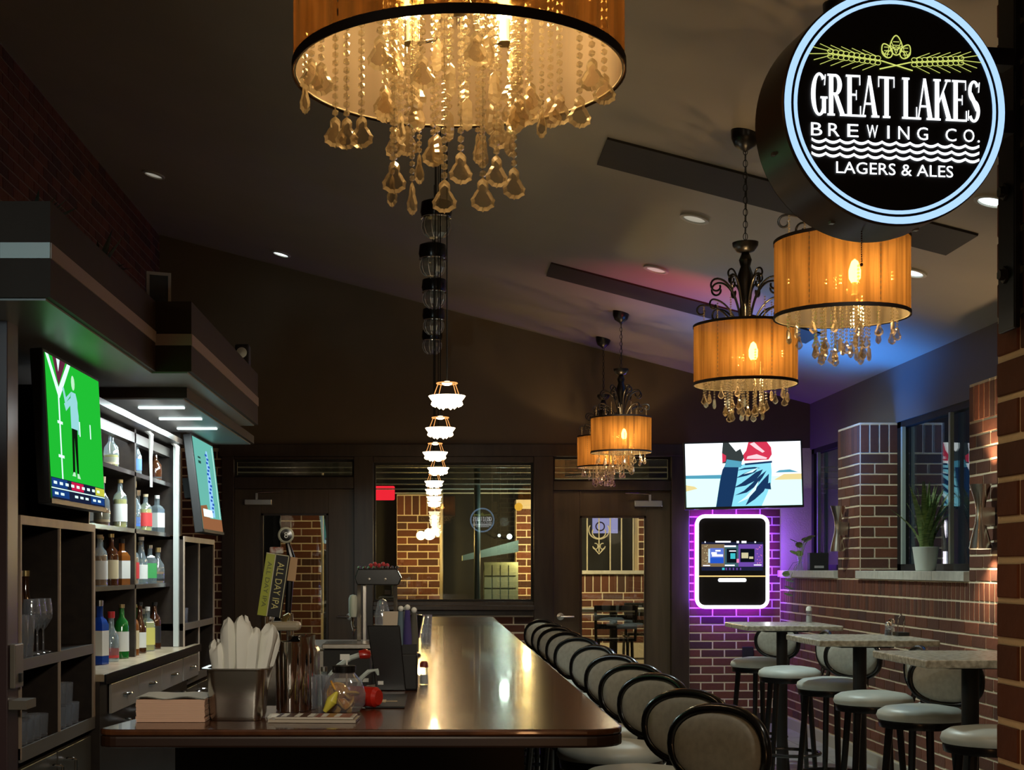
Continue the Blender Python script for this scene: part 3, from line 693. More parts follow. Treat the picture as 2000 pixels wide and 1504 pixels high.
chandelier('crystal_chandelier', 'small distant drum chandelier glowing before the back wall, nearer of that pair', 1.452, 11.2, 2.312, .235, .275, 1.0)
chandelier('crystal_chandelier', 'farthest drum chandelier, half behind its neighbour over the right door', 1.46, 12.45, 2.285, .225, .27, .95)

# ================================================================ PENDANT ROW OVER THE BAR
def pendant_proto():
    t = thing('crystal_pendant', 'x', 'pendant light', (0, 0, 0), 0, 'small crystal pendants over the bar')
    MB().sphere((0, 0, .045), .017, 12, 6, .45).build('cap_crystal', M_glow, t)
    MB().torus((0, 0, .045), .033, .0022, 24, 6).build('cap_ring', M_glow2, t)
    for a in range(4):
        MB().tube([(.033 * cos(a * pi / 2 + .6), .033 * sin(a * pi / 2 + .6), .045), (.050 * cos(a * pi / 2 + .6), .050 * sin(a * pi / 2 + .6), .006)], .0015, 5).build('strut', M_glow2, t)
    MB().lathe([(.001, .0), (.058, .0), (.060, .004), (.055, -.004), (.046, -.016), (.001, -.022)], n=28).build('dish', M_glow, t)
    dm = MB().lathe([(.0005, .002), (.006, -.003), (.008, -.011), (.0005, -.018)], n=8).mesh('bead_drop', M_glow, 40)
    for q in range(12): put('bead_drop', dm, t, (.044 * cos(q * pi / 6), .044 * sin(q * pi / 6), -.013))
    for q in range(6): put('bead_drop', dm, t, (.024 * cos(q * pi / 3), .024 * sin(q * pi / 3), -.021))
    return t
pp = pendant_proto()
for k in range(8):
    y = 4.64 + 1.06 * k; px = [873, 860, 850, 856, 848, 847, 848, 848][k]; py = [776, 838, 885, 915, 941, 957, 971, 982][k]
    o = pp if k == 0 else dup(pp)
    x = X(px, y); z = Z(py, y); o.location = (x, y, z)
    o['label'] = 'tiny lit crystal pendant on a thin cord above the bar, %s from the camera' % (['nearest', 'second', 'third', 'fourth', 'fifth', 'sixth', 'seventh', 'farthest'][k])
    MB().tube([(0, 0, .05), (0, 0, ceil_z(x) - z)], .0022, 5).build('cord', M_blackm, o)
    light('pendant_light', 'POINT', (0, 0, -.05), 1.6, WARM, .03, parent=o)
# dark ribbed glass pendants hung high in a row
def lantern_proto():
    t = thing('glass_lantern', 'x', 'pendant light', (0, 0, 0), 0, 'unlit ribbed glass lanterns hung high in a row')
    MB().lathe([(.001, .10), (.045, .10), (.085, .085), (.090, .03), (.082, .0), (.001, .0)], n=20).build('metal_cap', M_black, t)
    MB().lathe([(.066, .0), (.078, -.03), (.080, -.06), (.066, -.095), (.040, -.115), (.001, -.118)], n=16).build('glass_bell', M_smoke, t, smooth=None)
    MB().torus((0, 0, -.004), .083, .005, 24, 6).build('rim', M_chrome, t)
    for q in range(10):
        a = q * pi / 5
        MB().tube([(r * cos(a), r * sin(a), z) for r, z in ((.068, 0), (.081, -.03), (.083, -.06), (.069, -.095), (.042, -.117))], .0018, 4).build('rib', M_nickel, t)
    return t
lp = lantern_proto()
for k, (px, py, y) in enumerate([(852, 425, 8.1), (845, 505, 9.2), (848, 570, 10.3), (847, 625, 11.4), (844, 665, 12.4)]):
    o = lp if k == 0 else dup(lp)
    x = X(px, y); z = Z(py, y); o.location = (x, y, z)
    o['label'] = 'unlit dark ribbed glass lantern high over the bar, %s in its row' % ['nearest', 'second', 'third', 'fourth', 'farthest'][k]
    MB().tube([(0, 0, .09), (0, 0, ceil_z(x) - z)], .003, 6).build('hanging_rod', M_iron, o)

# ================================================================ BAR
BZ = 1.006
bar = thing('bar_counter', 'long glossy mahogany bar running from the near corner to the back wall', 'bar counter', (0, 0, 0))
def rc(x, y, r, a0, a1, n=6): return [(x + r * cos(R(a0 + (a1 - a0) * k / n)), y + r * sin(R(a0 + (a1 - a0) * k / n))) for k in range(n + 1)]
top = rc(-.80, 3.64, .05, 200, 270, 4) + rc(.38, 3.69, .10, -90, 0) + [(.48, 11.9), (-.11, 11.9), (-.11, 5.2), (-.24, 4.95), (-.24, 4.22), (-.72, 4.22), (-.79, 3.95)]
b = MB(); b.prism(top, .016, 'z', BZ - .016); b.build('bar_top', M_bar, bar, smooth=None, bevel=.005)
b = MB(); b.prism(top, .030, 'z', BZ - .0465); b.build('edge_nosing', mat('dark edge nosing', (.022, .008, .004), .4), bar, smooth=None, bevel=.006)
inset = rc(-.76, 3.72, .04, 200, 270, 4) + rc(.33, 3.76, .06, -90, 0) + [(.40, 11.8), (.02, 11.8), (.02, 5.0), (-.2, 4.7), (-.2, 4.15), (-.70, 4.15)]
b = MB(); b.prism([(-.74, 3.78), (.24, 3.78), (.24, 4.2), (-.72, 4.2)], .02, 'z', BZ - .066); b.build('sub_top', M_barfr, bar, smooth=None)
b = MB(); b.box(-.70, .24, 3.86, 4.10, 0, .945); b.build('end_panel', M_barfr, bar, smooth=None)
b = MB(); b.box(.10, .24, 4.10, 11.85, 0, .945); b.build('front_panel', M_barfr, bar, smooth=None)
for k in range(12): MB().box(.24, .252, 4.18 + k * .64, 4.18 + k * .64 + .56, .12, .86).build('raised_panel', M_cab, bar, smooth=None, bevel=.006)
MB().tube([(.36, 3.8, .2), (.36, 11.8, .2)], .022, 10).build('foot_rail', M_nickel, bar)
ub = thing('underbar_station', 'stainless underbar work station behind the bar with ribbed drainboard', 'work station', (0, 0, 0))
MB().box(-.74, -.13, 4.6, 11.0, .80, .84).build('drainboard', M_steel, ub, smooth=None, bevel=.004)
MB().box(-.70, -.14, 4.7, 10.9, 0, .80).build('base_cabinet', M_blackm, ub, smooth=None)
MB().box(-.15, -.13, 5.3, 11.0, .84, .93).build('backsplash', M_steel, ub, smooth=None)
for k in range(16): MB().box(-.70, -.2, 4.75 + k * .12, 4.77 + k * .12, .84, .846).build('rib', M_steel, ub, smooth=None)
b = MB(); b.box(-.72, -.28, 6.9, 7.5, .84, 1.02); b.build('ice_bin', M_steel, ub, smooth=None, bevel=.01)
MB().box(-.74, -.26, 6.86, 7.54, 1.02, 1.035).build('bin_lid', M_nickel, ub, smooth=None, bevel=.004)
# far-end bar things
def stool_proto():
    t = thing('bar_stool', 'x', 'bar stool', (0, 0, 0))
    MB().lathe([(.001, .795), (.09, .794), (.160, .783), (.188, .766), (.195, .745), (.188, .730), (.001, .728)], n=36).build('seat', M_vinyl, t, smooth=50)
    MB().lathe([(.001, .73), (.184, .73), (.186, .72), (.182, .695), (.001, .69)], n=32).build('seat_frame', M_black, t)
    for a in (45, 135, 225, 315):
        MB().tube([(.14 * cos(R(a)), .14 * sin(R(a)), .70), (.20 * cos(R(a)), .20 * sin(R(a)), .005)], [.018, .014], 8).build('leg', M_black, t)
    MB().torus((0, 0, .25), .187, .011, 32, 8).build('foot_ring', M_black, t)
    def cv(x): return -.235 + .75 * x * x
    a_, c_, zc = .165, .104, .895; n = 40
    def ov(s, k): 
        a = 2 * pi * k / n; e = .86
        return (s * a_ * abs(cos(a)) ** e * (1 if cos(a) > 0 else -1), s * c_ * abs(sin(a)) ** e * (1 if sin(a) > 0 else -1))
    for nm, y_s, m in (('backrest', 1, M_fabric),):
        rings = []
        for s_, d in ((1.0, .004), (.96, .016), (.80, .024), (.5, .029), (.02, .031)):
            rings.append([(p[0], cv(p[0]) + d, zc + p[1]) for p in [ov(s_, k) for k in range(n)]])
        back = [[(p[0], cv(p[0]) - d, zc + p[1]) for p in [ov(s_, k) for k in range(n)]] for s_, d in ((.02, .016), (.9, .012), (1.0, .004))]
        MB().rings(back + rings).build('backrest', m, t, smooth=60)
    MB().tube([(1.07 * ov(1, k)[0], cv(1.07 * ov(1, k)[0]), zc + 1.10 * ov(1, k)[1]) for k in range(n)], .0155, 8, closed=True).build('back_frame', M_black, t, smooth=60)
    for s_ in (-1, 1):
        MB().tube([(s_ * .08, -.15, .70), (s_ * .085, -.218, .74), (s_ * .08, cv(.08) - .006, .825)], [.014, .014, .013], 8).build('back_support', M_black, t)
    return t
sp = stool_proto(); sp['group'] = 'upholstered stools along the bar'
YS = [4.09, 4.59, 5.28, 5.83, 6.45, 7.25, 8.10, 8.80, 9.45, 10.1, 10.9]
BN = Vector((-.80, -.60)).normalized(); brz = atan2(BN.y, BN.x) - pi / 2
for k, y in enumerate(YS):
    jit = [0, .04, -.03, .05, 0, -.06, .04, -.02, .03, 0, .02][k]
    o = sp if k == 0 else dup(sp)
    rz = brz + jit; n_ = Vector((cos(rz + pi / 2), sin(rz + pi / 2)))
    o.location = (.822 + n_.x * .235, y + n_.y * .235, 0); o.rotation_euler = (0, 0, rz)
    o['label'] = 'round backed bar stool with taupe upholstery at the bar, %s' % ('nearest the camera' if k == 0 else 'farthest, by the back window' if k == 10 else ORD[k] + ' from the camera')

# ================================================================ TABLES ON THE RIGHT
def table_proto():
    t = thing('pub_table', 'x', 'table', (0, 0, 0), 0, 'granite topped pub tables')
    MB().box(-.31, .31, -.35, .35, 1.007, 1.04).build('table_top', M_granite, t, smooth=None, bevel=.006)
    MB().cyl((0, 0, .02), (0, 0, 1.007), .036, n=20).build('post', M_blackm, t)
    MB().box(-.14, .14, -.14, .14, .99, 1.007).build('mounting_plate', M_blackm, t, smooth=None)
    MB().lathe([(.001, .05), (.05, .045), (.12, .022), (.15, .012), (.15, 0), (.001, 0)], n=32).build('base', M_blackm, t)
    return t
tp = table_proto()
for k, (x, y, w) in enumerate([(2.31, 9.55, 'farthest, beneath the purple lit jukebox'), (2.28, 7.70, 'middle one of the row'), (2.28, 6.11, 'nearest, cut off by the brick wall end')]):
    o = tp if k == 0 else dup(tp)
    o.location = (x, y, 0); o['label'] = 'tall pub table with speckled cream granite top, %s' % w
for k, (x, y, nx, ny, w) in enumerate([
        (2.24, 9.92, -.75, -.66, 'behind the farthest table, facing the camera'),
        (2.23, 9.02, -1, .05, 'turned toward the bar before the farthest table'),
        (2.24, 8.10, -.75, -.66, 'behind the middle table, facing the camera'),
        (2.20, 7.20, -1, .05, 'turned toward the bar before the middle table'),
        (2.19, 6.46, -.75, -.66, 'behind the nearest table, facing the camera'),
        (2.17, 5.58, -.98, .1, 'lowest at the right edge, before the nearest table')]):
    o = dup(sp); o.location = (x, y, 0); o.rotation_euler = (0, 0, atan2(ny, nx) - pi / 2); o['group'] = 'stools around the pub tables'
    o['label'] = 'round stool with pale seat, %s' % w
def shaker(x, y, z, label, r=.016, h=.07, cap=M_chrome, body=M_clear, fill=None):
    t = thing('shaker', label, 'shaker', (x, y, z))
    MB().lathe([(.001, 0), (r, 0), (r, h * .2), (r * .82, h * .5), (r * .9, h * .72), (.001, h * .72)], n=14).build('glass_body', body, t)
    MB().lathe([(.001, h), (r * .6, h * .98), (r * .9, h * .88), (r * .95, h * .72), (.001, h * .72)], n=14).build('cap', cap, t)
    MB().lathe([(.001, .002), (r * .85, .002), (r * .8, h * .4), (.001, h * .4)], n=12).build('contents', fill or M_white, t)
    return t
shaker(2.55, 9.78, 1.041, 'pale capped shaker on the farthest pub table', .022, .11, M_white)
shaker(2.53, 7.95, 1.041, 'chrome topped shaker nearer the wall on the middle pub table', .02, .09)
shaker(2.49, 7.88, 1.041, 'dark pepper shaker beside the chrome topped one', .02, .075, M_nickel, M_clear, M_blackm)
cd = thing('condiment_caddy', 'small dark wire caddy on the middle pub table by the wall', 'caddy', (2.55, 7.85, 1.041))
MB().box(-.03, .03, -.05, .05, 0, .02).build('tray', M_blackm, cd, smooth=None)
MB().tube([(0, -.05, .02), (0, -.05, .09), (0, 0, .12), (0, .05, .09), (0, .05, .02)], .0025, 6).build('wire_handle', M_chrome, cd)
# outlet box near the farthest stool
ob_ = tag(MB().box(2.78, 2.88, YB - .035, YB - .013, .60, .70).build('outlet_box', M_blackm, None, smooth=None, bevel=.004), 'small black outlet box on the brick low behind the farthest stool', 'outlet')

# ================================================================ LEFT CABINETS
XC = -1.45
def cabinet(label, y0, y1, ydiv, tall=1.596):
    t = thing('display_cabinet', label, 'cabinet', (XC, y0, 0), 0, 'open display cabinets'); w = y1 - y0; d = .42; dv = ydiv - y0
    MB().box(-d, -d + .02, 0, w, .76, tall).build('back_panel', M_cabin, t, smooth=None)
    for a, b_ in ((0, .022), (w - .022, w)): MB().box(-d, -.004, a, b_, .76, tall).build('side_panel', M_cab, t, smooth=None)
    MB().box(-d, -.004, dv - .009, dv + .009, .76, tall).build('divider', M_cab, t, smooth=None)
    for z0, z1 in ((.745, .775), (1.05, 1.09), (tall - .02, tall)): MB().box(-d, -.004, 0, w, z0, z1).build('shelf', M_cab, t, smooth=None)
    e = MB()
    for q in ((0, w, tall - .032, tall), (0, .016, .74, tall - .032), (w - .03, w, .78, tall - .032), (dv - .008, dv + .008, 1.09, tall - .032), (dv - .006, dv + .006, .78, 1.05)):
        e.box(-.004, .004, q[0], q[1], q[2], q[3])
    e.build('face_edging', M_edge, t, smooth=None)
    e = MB(); e.box(-.004, .003, .016, w - .03, 1.05, 1.09); e.box(-.004, .003, 0, w, .73, .78); e.build('shelf_edging', mat('grey shelf edge', (.14, .13, .12), .4), t, smooth=None)
    MB().box(-d, -.03, 0, w, 0, .70).build('base', M_cab, t, smooth=None)
    for k in range(2):
        dr = MB().box(-.03, -.012, k * w / 2 + .01, (k + 1) * w / 2 - .01, .06, .70).build('door', mat('charcoal base door', (.07, .065, .055), .35), t, smooth=None, bevel=.003)
        yy = w / 2 + (.10 if k else -.10)
        MB().tube([(-.014, yy, .66), (.028, yy, .66), (.034, yy, .655), (.034, yy, .55), (.028, yy, .545), (-.014, yy, .545)], .006, 8).build('door_pull', M_chrome, dr)
    return t
cabinet('open black display cabinet with two bays under the near television', 5.0, 6.10, 5.53)
cabinet('open black display cabinet under the far television by the brick', 8.27, 9.40, 8.80)
# tall partition at the left edge
tag(bld('end_partition', mat('dark violet tinted wood', (.075, .045, .05), .35), (-2.45, XC, 4.86, 4.985, 0, 2.255), bevel=.003), 'tall dark wooden end partition at the left picture edge', 'partition')
tag(bld('cabinet_side_filler', M_cabin, (-2.45, XC - .43, 4.99, 9.4, 0.0, 2.19)), 'dark back panelling behind the cabinets and shelves', 'panelling')
# niche: shelves, divider, counter, drawers
nt_ = thing('back_bar_shelving', 'dark bottle shelving with three shelves and a divider between the cabinets', 'shelving', (0, 0, 0))
for yy_ in (6.085, 8.27): MB().box(-1.87, -1.47, yy_, yy_ + .014, 1.60, 2.19).build('end_panel', M_cab, nt_, smooth=None)  # panels added to keep the niche light off the panelling beyond
MB().box(-1.87, -1.85, 6.1, 8.27, .96, 2.19).build('back_panel', mat('niche back', (.03, .022, .02), .3), nt_, smooth=None)
for z in (1.305, 1.59, 1.88): MB().box(-1.85, -1.53, 6.1, 8.27, z, z + .022).build('shelf', mat('dark glossy shelf', (.05, .04, .04), .15), nt_, smooth=None)
MB().box(-1.85, -1.53, 7.30, 7.335, .96, 2.12).build('divider', M_cab, nt_, smooth=None)
MB().box(-1.60, -1.45, 6.1, 8.27, 2.12, 2.15).build('track_rail', M_cab, nt_, smooth=None)
MB().box(-1.57, -1.53, 6.1, 8.27, 2.05, 2.10).build('track_rail', mat('grey rail', (.10, .09, .08), .4), nt_, smooth=None)
for y in (7.42, 8.17):
    MB().tube([(-1.50, y, 2.13), (-1.47, y, 2.10), (-1.475, y + .01, 1.98), (-1.47, y, 1.83)], [.012, .013, .009, .007], 8).build('white_curtain_tie', M_white, nt_)
MB().box(-1.505, -1.475, 8.235, 8.265, .96, 2.12).build('side_glow_strip', mat('pale side glow', (.55, .58, .55), .35), nt_, smooth=None)  # pale strip puts the niche light on the cabinet side into colour
ct = thing('back_counter', 'polished stone back counter with taupe drawers under the bottle shelves', 'counter', (0, 0, 0))
MB().box(-1.86, -1.41, 6.11, 8.26, .925, .958).build('counter_top', M_counter, ct, smooth=None, bevel=.004)
MB().box(-1.41, -1.402, 6.11, 8.60, .915, .957).build('counter_edge', M_black, ct, smooth=None); MB().box(-1.443, -1.41, 8.26, 8.60, .925, .958).build('counter_return', M_counter, ct, smooth=None); MB().box(-1.443, -1.425, 8.26, 8.60, .76, .92).build('return_panel', M_cab, ct, smooth=None)
MB().box(-1.86, -1.43, 6.11, 8.26, .0, .925).build('base', M_cab, ct, smooth=None)
ys = [6.24, 6.80, 7.32, 7.86, 7.92, 8.58]
for k, (a, b_) in enumerate(((6.26, 6.83), (6.84, 7.41), (7.42, 8.02), (8.06, 8.56))):
    dr = MB().box(-1.425, -1.413, a, b_, .775, .905).build('drawer', M_drawer, ct, smooth=None, bevel=.002)
    m_ = (a + b_) / 2
    MB().tube([(-1.413, m_ - .05, .84), (-1.391, m_ - .04, .842), (-1.386, m_, .842), (-1.391, m_ + .04, .842), (-1.413, m_ + .05, .84)], .0065, 8).build('drawer_pull', M_chrome, dr)
for k, y in enumerate((6.55, 6.95, 7.55, 8.0)):
    MB().tube([(-1.43, y, .72), (-1.39, y, .72), (-1.385, y, .715), (-1.385, y, .60), (-1.39, y, .595), (-1.43, y, .595)], .006, 8).build('door_pull', M_chrome, ct)
# bottles
def bottle_parts(kind, r, h):
    sh = {'round': [(0, 0), (1, .0), (1, .58), (.85, .68), (.36, .76), (.32, .92), (.40, .93)], 'square': [(0, 0), (1, 0), (1, .62), (.7, .70), (.34, .74), (.34, .9), (.42, .91)],
          'squat': [(0, 0), (1, 0), (1.05, .3), (.95, .52), (.5, .64), (.36, .7), (.36, .86), (.46, .87)], 'slim': [(0, 0), (1, 0), (1, .48), (.6, .62), (.40, .75), (.36, .92), (.44, .93)]}[kind]
    return [(max(a * r, .0005), z * h) for a, z in sh]
BK = {}
def bottle(x, y, z, kind, r, h, glass, liq, lab, cap, label, group):
    t = thing('bottle', label, 'bottle', (x, y, z), random.uniform(0, 6), group)
    key = (kind, r, h, glass.name, liq.name if liq else 0, lab.name, cap.name)
    if key not in BK:
        pr = bottle_parts(kind, r, h); n = 4 if kind == 'square' else 14; q = 1.25 if kind == 'square' else 1
        g = MB().lathe([(a * q, z_) for a, z_ in pr], n=n).mesh('glass', glass, 40)
        lq = MB().lathe([(.0005, .004)] + [(a * q * .9, z_ + .003) for a, z_ in pr[1:3]] + [(.0005, pr[2][1] + .003)], n=n).mesh('liquid', liq, 40) if liq else None
        zl = pr[2][1]
        lb = MB().lathe([(r * q * 1.02, zl * .22), (r * q * 1.02, zl * .85)], n=n).mesh('paper_label', lab, 40)
        cp = MB().lathe([(pr[-1][0], pr[-1][1]), (pr[-1][0] * 1.05, h), (.0005, h)], n=10).mesh('cap', cap, 40)
        BK[key] = (g, lq, lb, cp)
    g, lq, lb, cp = BK[key]
    put('glass', g, t); put('paper_label', lb, t); put('cap', cp, t)
    if lq: put('liquid', lq, t)
GL = {'clear': clearmat('bottle glass clear', (.85, .92, .95), .18, .05, .10, (.7, .85, .9), .05),
      'green': clearmat('bottle glass green', (.08, .45, .12), .2, .05, .35, (.03, .35, .06), .2),
      'blue': clearmat('bottle glass blue', (.1, .25, .7), .2, .05, .4, (.04, .14, .55), .2),
      'amber': clearmat('bottle glass amber', (.6, .28, .06), .2, .05, .3, (.5, .2, .04), .2),
      'brown': clearmat('bottle glass brown', (.25, .10, .04), .2, .05, .4, (.12, .04, .015), .1)}
LQ = {'none': None, 'amber': mat('amber liquor', (.45, .18, .03), .2), 'gold': mat('golden liquor', (.62, .48, .08), .2), 'red': mat('red liquor', (.4, .04, .02), .2), 'lime': mat('lime liqueur', (.45, .6, .12), .2)}
LB = {'white': mat('white bottle label', (.75, .76, .72), .6), 'cream': mat('cream bottle label', (.62, .52, .32), .6), 'black': mat('black bottle label', (.02, .02, .02), .5), 'red': mat('red bottle label', (.6, .05, .05), .5),
      'yellow': mat('yellow bottle label', (.65, .60, .15), .6), 'green': mat('green bottle label', (.06, .35, .1), .5), 'blue': mat('blue bottle label', (.06, .16, .5), .5)}
CP = {'gold': mat('gold cap', (.7, .55, .25), .3, .8), 'white': mat('white cap', (.8, .8, .75), .4), 'black': M_blackm, 'red': mat('red cap', (.5, .03, .03), .4), 'cork': mat('cork stopper', (.55, .42, .25), .8), 'silver': M_nickel}
ROWS = [
    (.96, 'counter', 'left', [('blue', 'none', 'white', 'blue', 'square', .034, .30), ('clear', 'lime', 'yellow', 'white', 'round', .036, .28), ('clear', 'none', 'red', 'red', 'squat', .037, .24), ('clear', 'none', 'white', 'silver', 'slim', .032, .29), ('green', 'none', 'white', 'gold', 'round', .035, .27)]),
    (.96, 'counter', 'right', [('amber', 'amber', 'cream', 'cork', 'round', .037, .26), ('clear', 'gold', 'cream', 'gold', 'squat', .042, .29), ('brown', 'none', 'white', 'black', 'slim', .034, .27), ('green', 'none', 'green', 'gold', 'round', .036, .31), ('clear', 'gold', 'yellow', 'white', 'square', .033, .24), ('green', 'none', 'yellow', 'gold', 'slim', .032, .25), ('brown', 'none', 'black', 'black', 'round', .036, .26), ('clear', 'none', 'black', 'white', 'squat', .037, .22)]),
    (1.327, 'lowest shelf', 'left', [('clear', 'amber', 'white', 'cork', 'round', .036, .24), ('clear', 'amber', 'black', 'white', 'squat', .038, .22), ('brown', 'amber', 'cream', 'gold', 'round', .035, .25), ('clear', 'red', 'white', 'gold', 'slim', .034, .24), ('amber', 'amber', 'white', 'black', 'square', .033, .23)]),
    (1.327, 'lowest shelf', 'right', [('clear', 'amber', 'red', 'red', 'round', .036, .23), ('brown', 'none', 'cream', 'black', 'squat', .037, .20), ('clear', 'none', 'white', 'white', 'slim', .034, .25), ('green', 'none', 'white', 'gold', 'round', .036, .24), ('clear', 'none', 'green', 'silver', 'square', .033, .21), ('clear', 'gold', 'white', 'cork', 'round', .036, .23), ('clear', 'amber', 'black', 'gold', 'squat', .037, .20)]),
    (1.612, 'middle shelf', 'left', [('clear', 'amber', 'cream', 'cork', 'squat', .038, .23), ('clear', 'none', 'white', 'silver', 'square', .035, .20), ('clear', 'gold', 'white', 'gold', 'round', .035, .24)]),
    (1.612, 'middle shelf', 'right', [('clear', 'none', 'blue', 'gold', 'squat', .038, .25), ('clear', 'none', 'white', 'silver', 'round', .036, .22), ('clear', 'gold', 'red', 'cork', 'round', .035, .20), ('clear', 'none', 'green', 'silver', 'squat', .040, .23), ('clear', 'none', 'white', 'white', 'square', .034, .21)]),
    (1.902, 'top shelf', 'left', [('clear', 'gold', 'cream', 'black', 'squat', .036, .18)]),
    (1.902, 'top shelf', 'right', [('clear', 'none', 'blue', 'silver', 'slim', .034, .20), ('clear', 'none', 'black', 'silver', 'square', .034, .16), ('brown', 'none', 'black', 'black', 'squat', .036, .17)])]
for z, sh, bay, lst in ROWS:
    y0_, y1_ = (6.66, 7.25) if bay == 'left' else (7.38, 8.18)
    n = len(lst)
    for k, (g, lq, lb, cp, kd, r, h) in enumerate(lst):
        y = y0_ + (y1_ - y0_) * (k + .5) / n; x = -1.572 - (.078 if k % 2 else 0)
        cp_m = CP.get(cp) or CP['silver']
        nm = {'clear': 'clear glass', 'green': 'green glass', 'blue': 'blue glass', 'amber': 'amber glass', 'brown': 'brown glass'}[g]
        where = 'on the back counter' if sh == 'counter' else 'on the ' + sh
        bottle(x, y, z, kd, r, h, GL[g], LQ[lq], LB[lb], cp_m, '%s %s bottle, %s label, %s, %s bay, %s from camera' % (kd, nm.split()[0], lb, where, bay, ORD[k]), 'liquor bottles on the back bar')
# glassware in near cabinet
def glass_proto(kind):
    if kind == 'wine': pr = [(.001, 0), (.032, .001), (.030, .004), (.004, .010), (.0035, .085), (.016, .10), (.034, .13), (.036, .16), (.029, .205), (.028, .205), (.034, .16), (.015, .104), (.001, .1)]
    elif kind == 'rocks': pr = [(.001, 0), (.036, 0), (.040, .085), (.038, .085), (.033, .01), (.001, .01)]
    else: pr = [(.001, 0), (.028, 0), (.036, .15), (.034, .15), (.026, .01), (.001, .01)]
    return MB().lathe(pr, n=16).mesh('glass', M_clear, 50)
GP = {k: glass_proto(k) for k in ('wine', 'rocks', 'pint')}
def glasses(kind, pts, z, where, group):
    for k, (x, y) in enumerate(pts):
        o = put(kind.replace('rocks', 'tumbler').replace('pint', 'pint_glass').replace('wine', 'wine_glass'), GP[kind], None, (x, y, z))
        tag(o, 'clear %s %s, %s from camera' % ({'wine': 'wine glass', 'rocks': 'tumbler', 'pint': 'beer glass'}[kind], where, ORD[k]), 'glass', group)
glasses('pint', [(-1.49, 5.13), (-1.49, 5.21)], 1.091, 'upper near bay of the near cabinet', 'glasses in the near cabinet')
glasses('wine', [(-1.49, 5.29), (-1.49, 5.37), (-1.49, 5.45)], 1.091, 'in the near cabinet beside the beer glasses', 'glasses in the near cabinet')
glasses('rocks', [(-1.50, 5.14), (-1.50, 5.23), (-1.50, 5.32), (-1.50, 5.41), (-1.59, 5.45)], .777, 'on the low shelf of the near cabinet', 'glasses in the near cabinet')
for k, (x, y, z) in enumerate([(-1.50, 5.68, .777), (-1.50, 5.78, .777), (-1.50, 5.88, .777), (-1.50, 5.69, .865), (-1.50, 5.78, .865), (-1.59, 5.73, .777)]):
    tag(put('tumbler', GP['rocks'], None, (x, y, z)), 'stacked tumbler, lower far bay of near cabinet, %s in the %s layer' % (['first', 'second', 'third', 'first', 'second', 'rear one'][k], ['bottom', 'bottom', 'bottom', 'top', 'top', 'bottom'][k]), 'glass', 'stacked tumblers')
for k, (x_, y) in enumerate([(-1.567, 5.40), (-1.567, 5.485), (-1.65, 5.46)]):
    bottle(x_, y, 1.091, 'slim', .034, .31, GL['brown'], None, LB['black' if k else 'cream'], CP['gold' if k else 'silver'], 'dark wine bottle at the back of the near cabinet, %s from the camera' % ORD[k], 'wine bottles in the near cabinet')
glasses('rocks', [(-1.50, 8.38), (-1.50, 8.48), (-1.59, 8.43)], 1.091, 'in the far cabinet upper bay', 'glasses in the far cabinet')
bottle(-1.55, 8.5, 1.091, 'slim', .032, .22, GL['brown'], None, LB['black'], CP['silver'], 'slim dark bottle behind tumblers in the far cabinet', 'bottles in the far cabinet')
bottle(-1.52, 8.95, .777, 'squat', .04, .15, GL['amber'], None, LB['red'], CP['silver'], 'squat bottle on the low shelf of the far cabinet', 'bottles in the far cabinet')
light('niche_led', 'AREA', (-1.58, 6.9, 2.13), 8, (.85, .97, 1.0), .1, (0, R(10), 0), size_y=1.0)
light('niche_led', 'AREA', (-1.50, 7.8, 2.13), 8, (.85, .97, 1.0), .1, (0, R(10), 0), size_y=.8)
light('niche_front_led', 'AREA', (-1.18, 7.4, 2.12), 12, (.9, .97, 1.0), .1, (0, R(35), 0), size_y=1.6)
# small panel left of near cabinet
sw = thing('wall_switch_panel', 'small grey control panel on the partition beside the near cabinet', 'switch panel', (XC + .002, 4.925, 1.05))
MB().box(0, .02, -.05, .05, -.05, .10).build('plate', mat('grey metal plate', (.2, .18, .15), .4), sw, smooth=None, bevel=.004)
MB().box(.02, .03, -.012, .012, -.03, .0).build('switch', M_blackm, sw, smooth=None)
MB().box(0, .06, -.06, .06, -.12, -.09).build('ledge', mat('grey metal plate', (.2, .18, .15), .4), sw, smooth=None)

# ================================================================ CANOPY
cn = thing('bar_canopy', 'stepped dark wood canopy with a pale inlay stripe above the back bar', 'canopy', (0, 0, 0))
XA, XB_ = -1.20, -1.046
b = MB(); b.prism([(-2.45, 4.47), (XA, 4.47), (XA, 6.15), (XB_, 6.15), (XB_, 8.46), (-2.45, 8.46)], .30, 'z', 2.255); b.build('upper_fascia', M_canopy, cn, smooth=None)
b = MB(); b.box(-1.355, XA + .0, 4.464, 4.47, 2.376, 2.425); b.build('end_stripe', M_stripew, cn, smooth=None)
b = MB(); b.box(XA, XA + .004, 4.47, 6.15, 2.376, 2.425); b.box(XA, XB_ + .003, 6.144, 6.15, 2.366, 2.415); b.box(XB_, XB_ + .004, 6.15, 8.46, 2.366, 2.415); b.build('side_stripe', M_stripe, cn, smooth=None)
b = MB(); b.prism([(-2.4, 4.49), (XA - .02, 4.49), (XA - .02, 6.17), (XB_ - .02, 6.17), (XB_ - .02, 8.44), (-2.4, 8.44)], .006, 'z', 2.249); b.build('underside_panel', M_soffgl, cn, smooth=None)
MB().box(-2.4, -1.15, 6.64, 9.1, 2.20, 2.249).build('lower_box', M_canopy, cn, smooth=None)
MB().box(-1.85, -1.17, 6.66, 9.08, 2.194, 2.20).build('lower_underside', M_soffgl, cn, smooth=None)
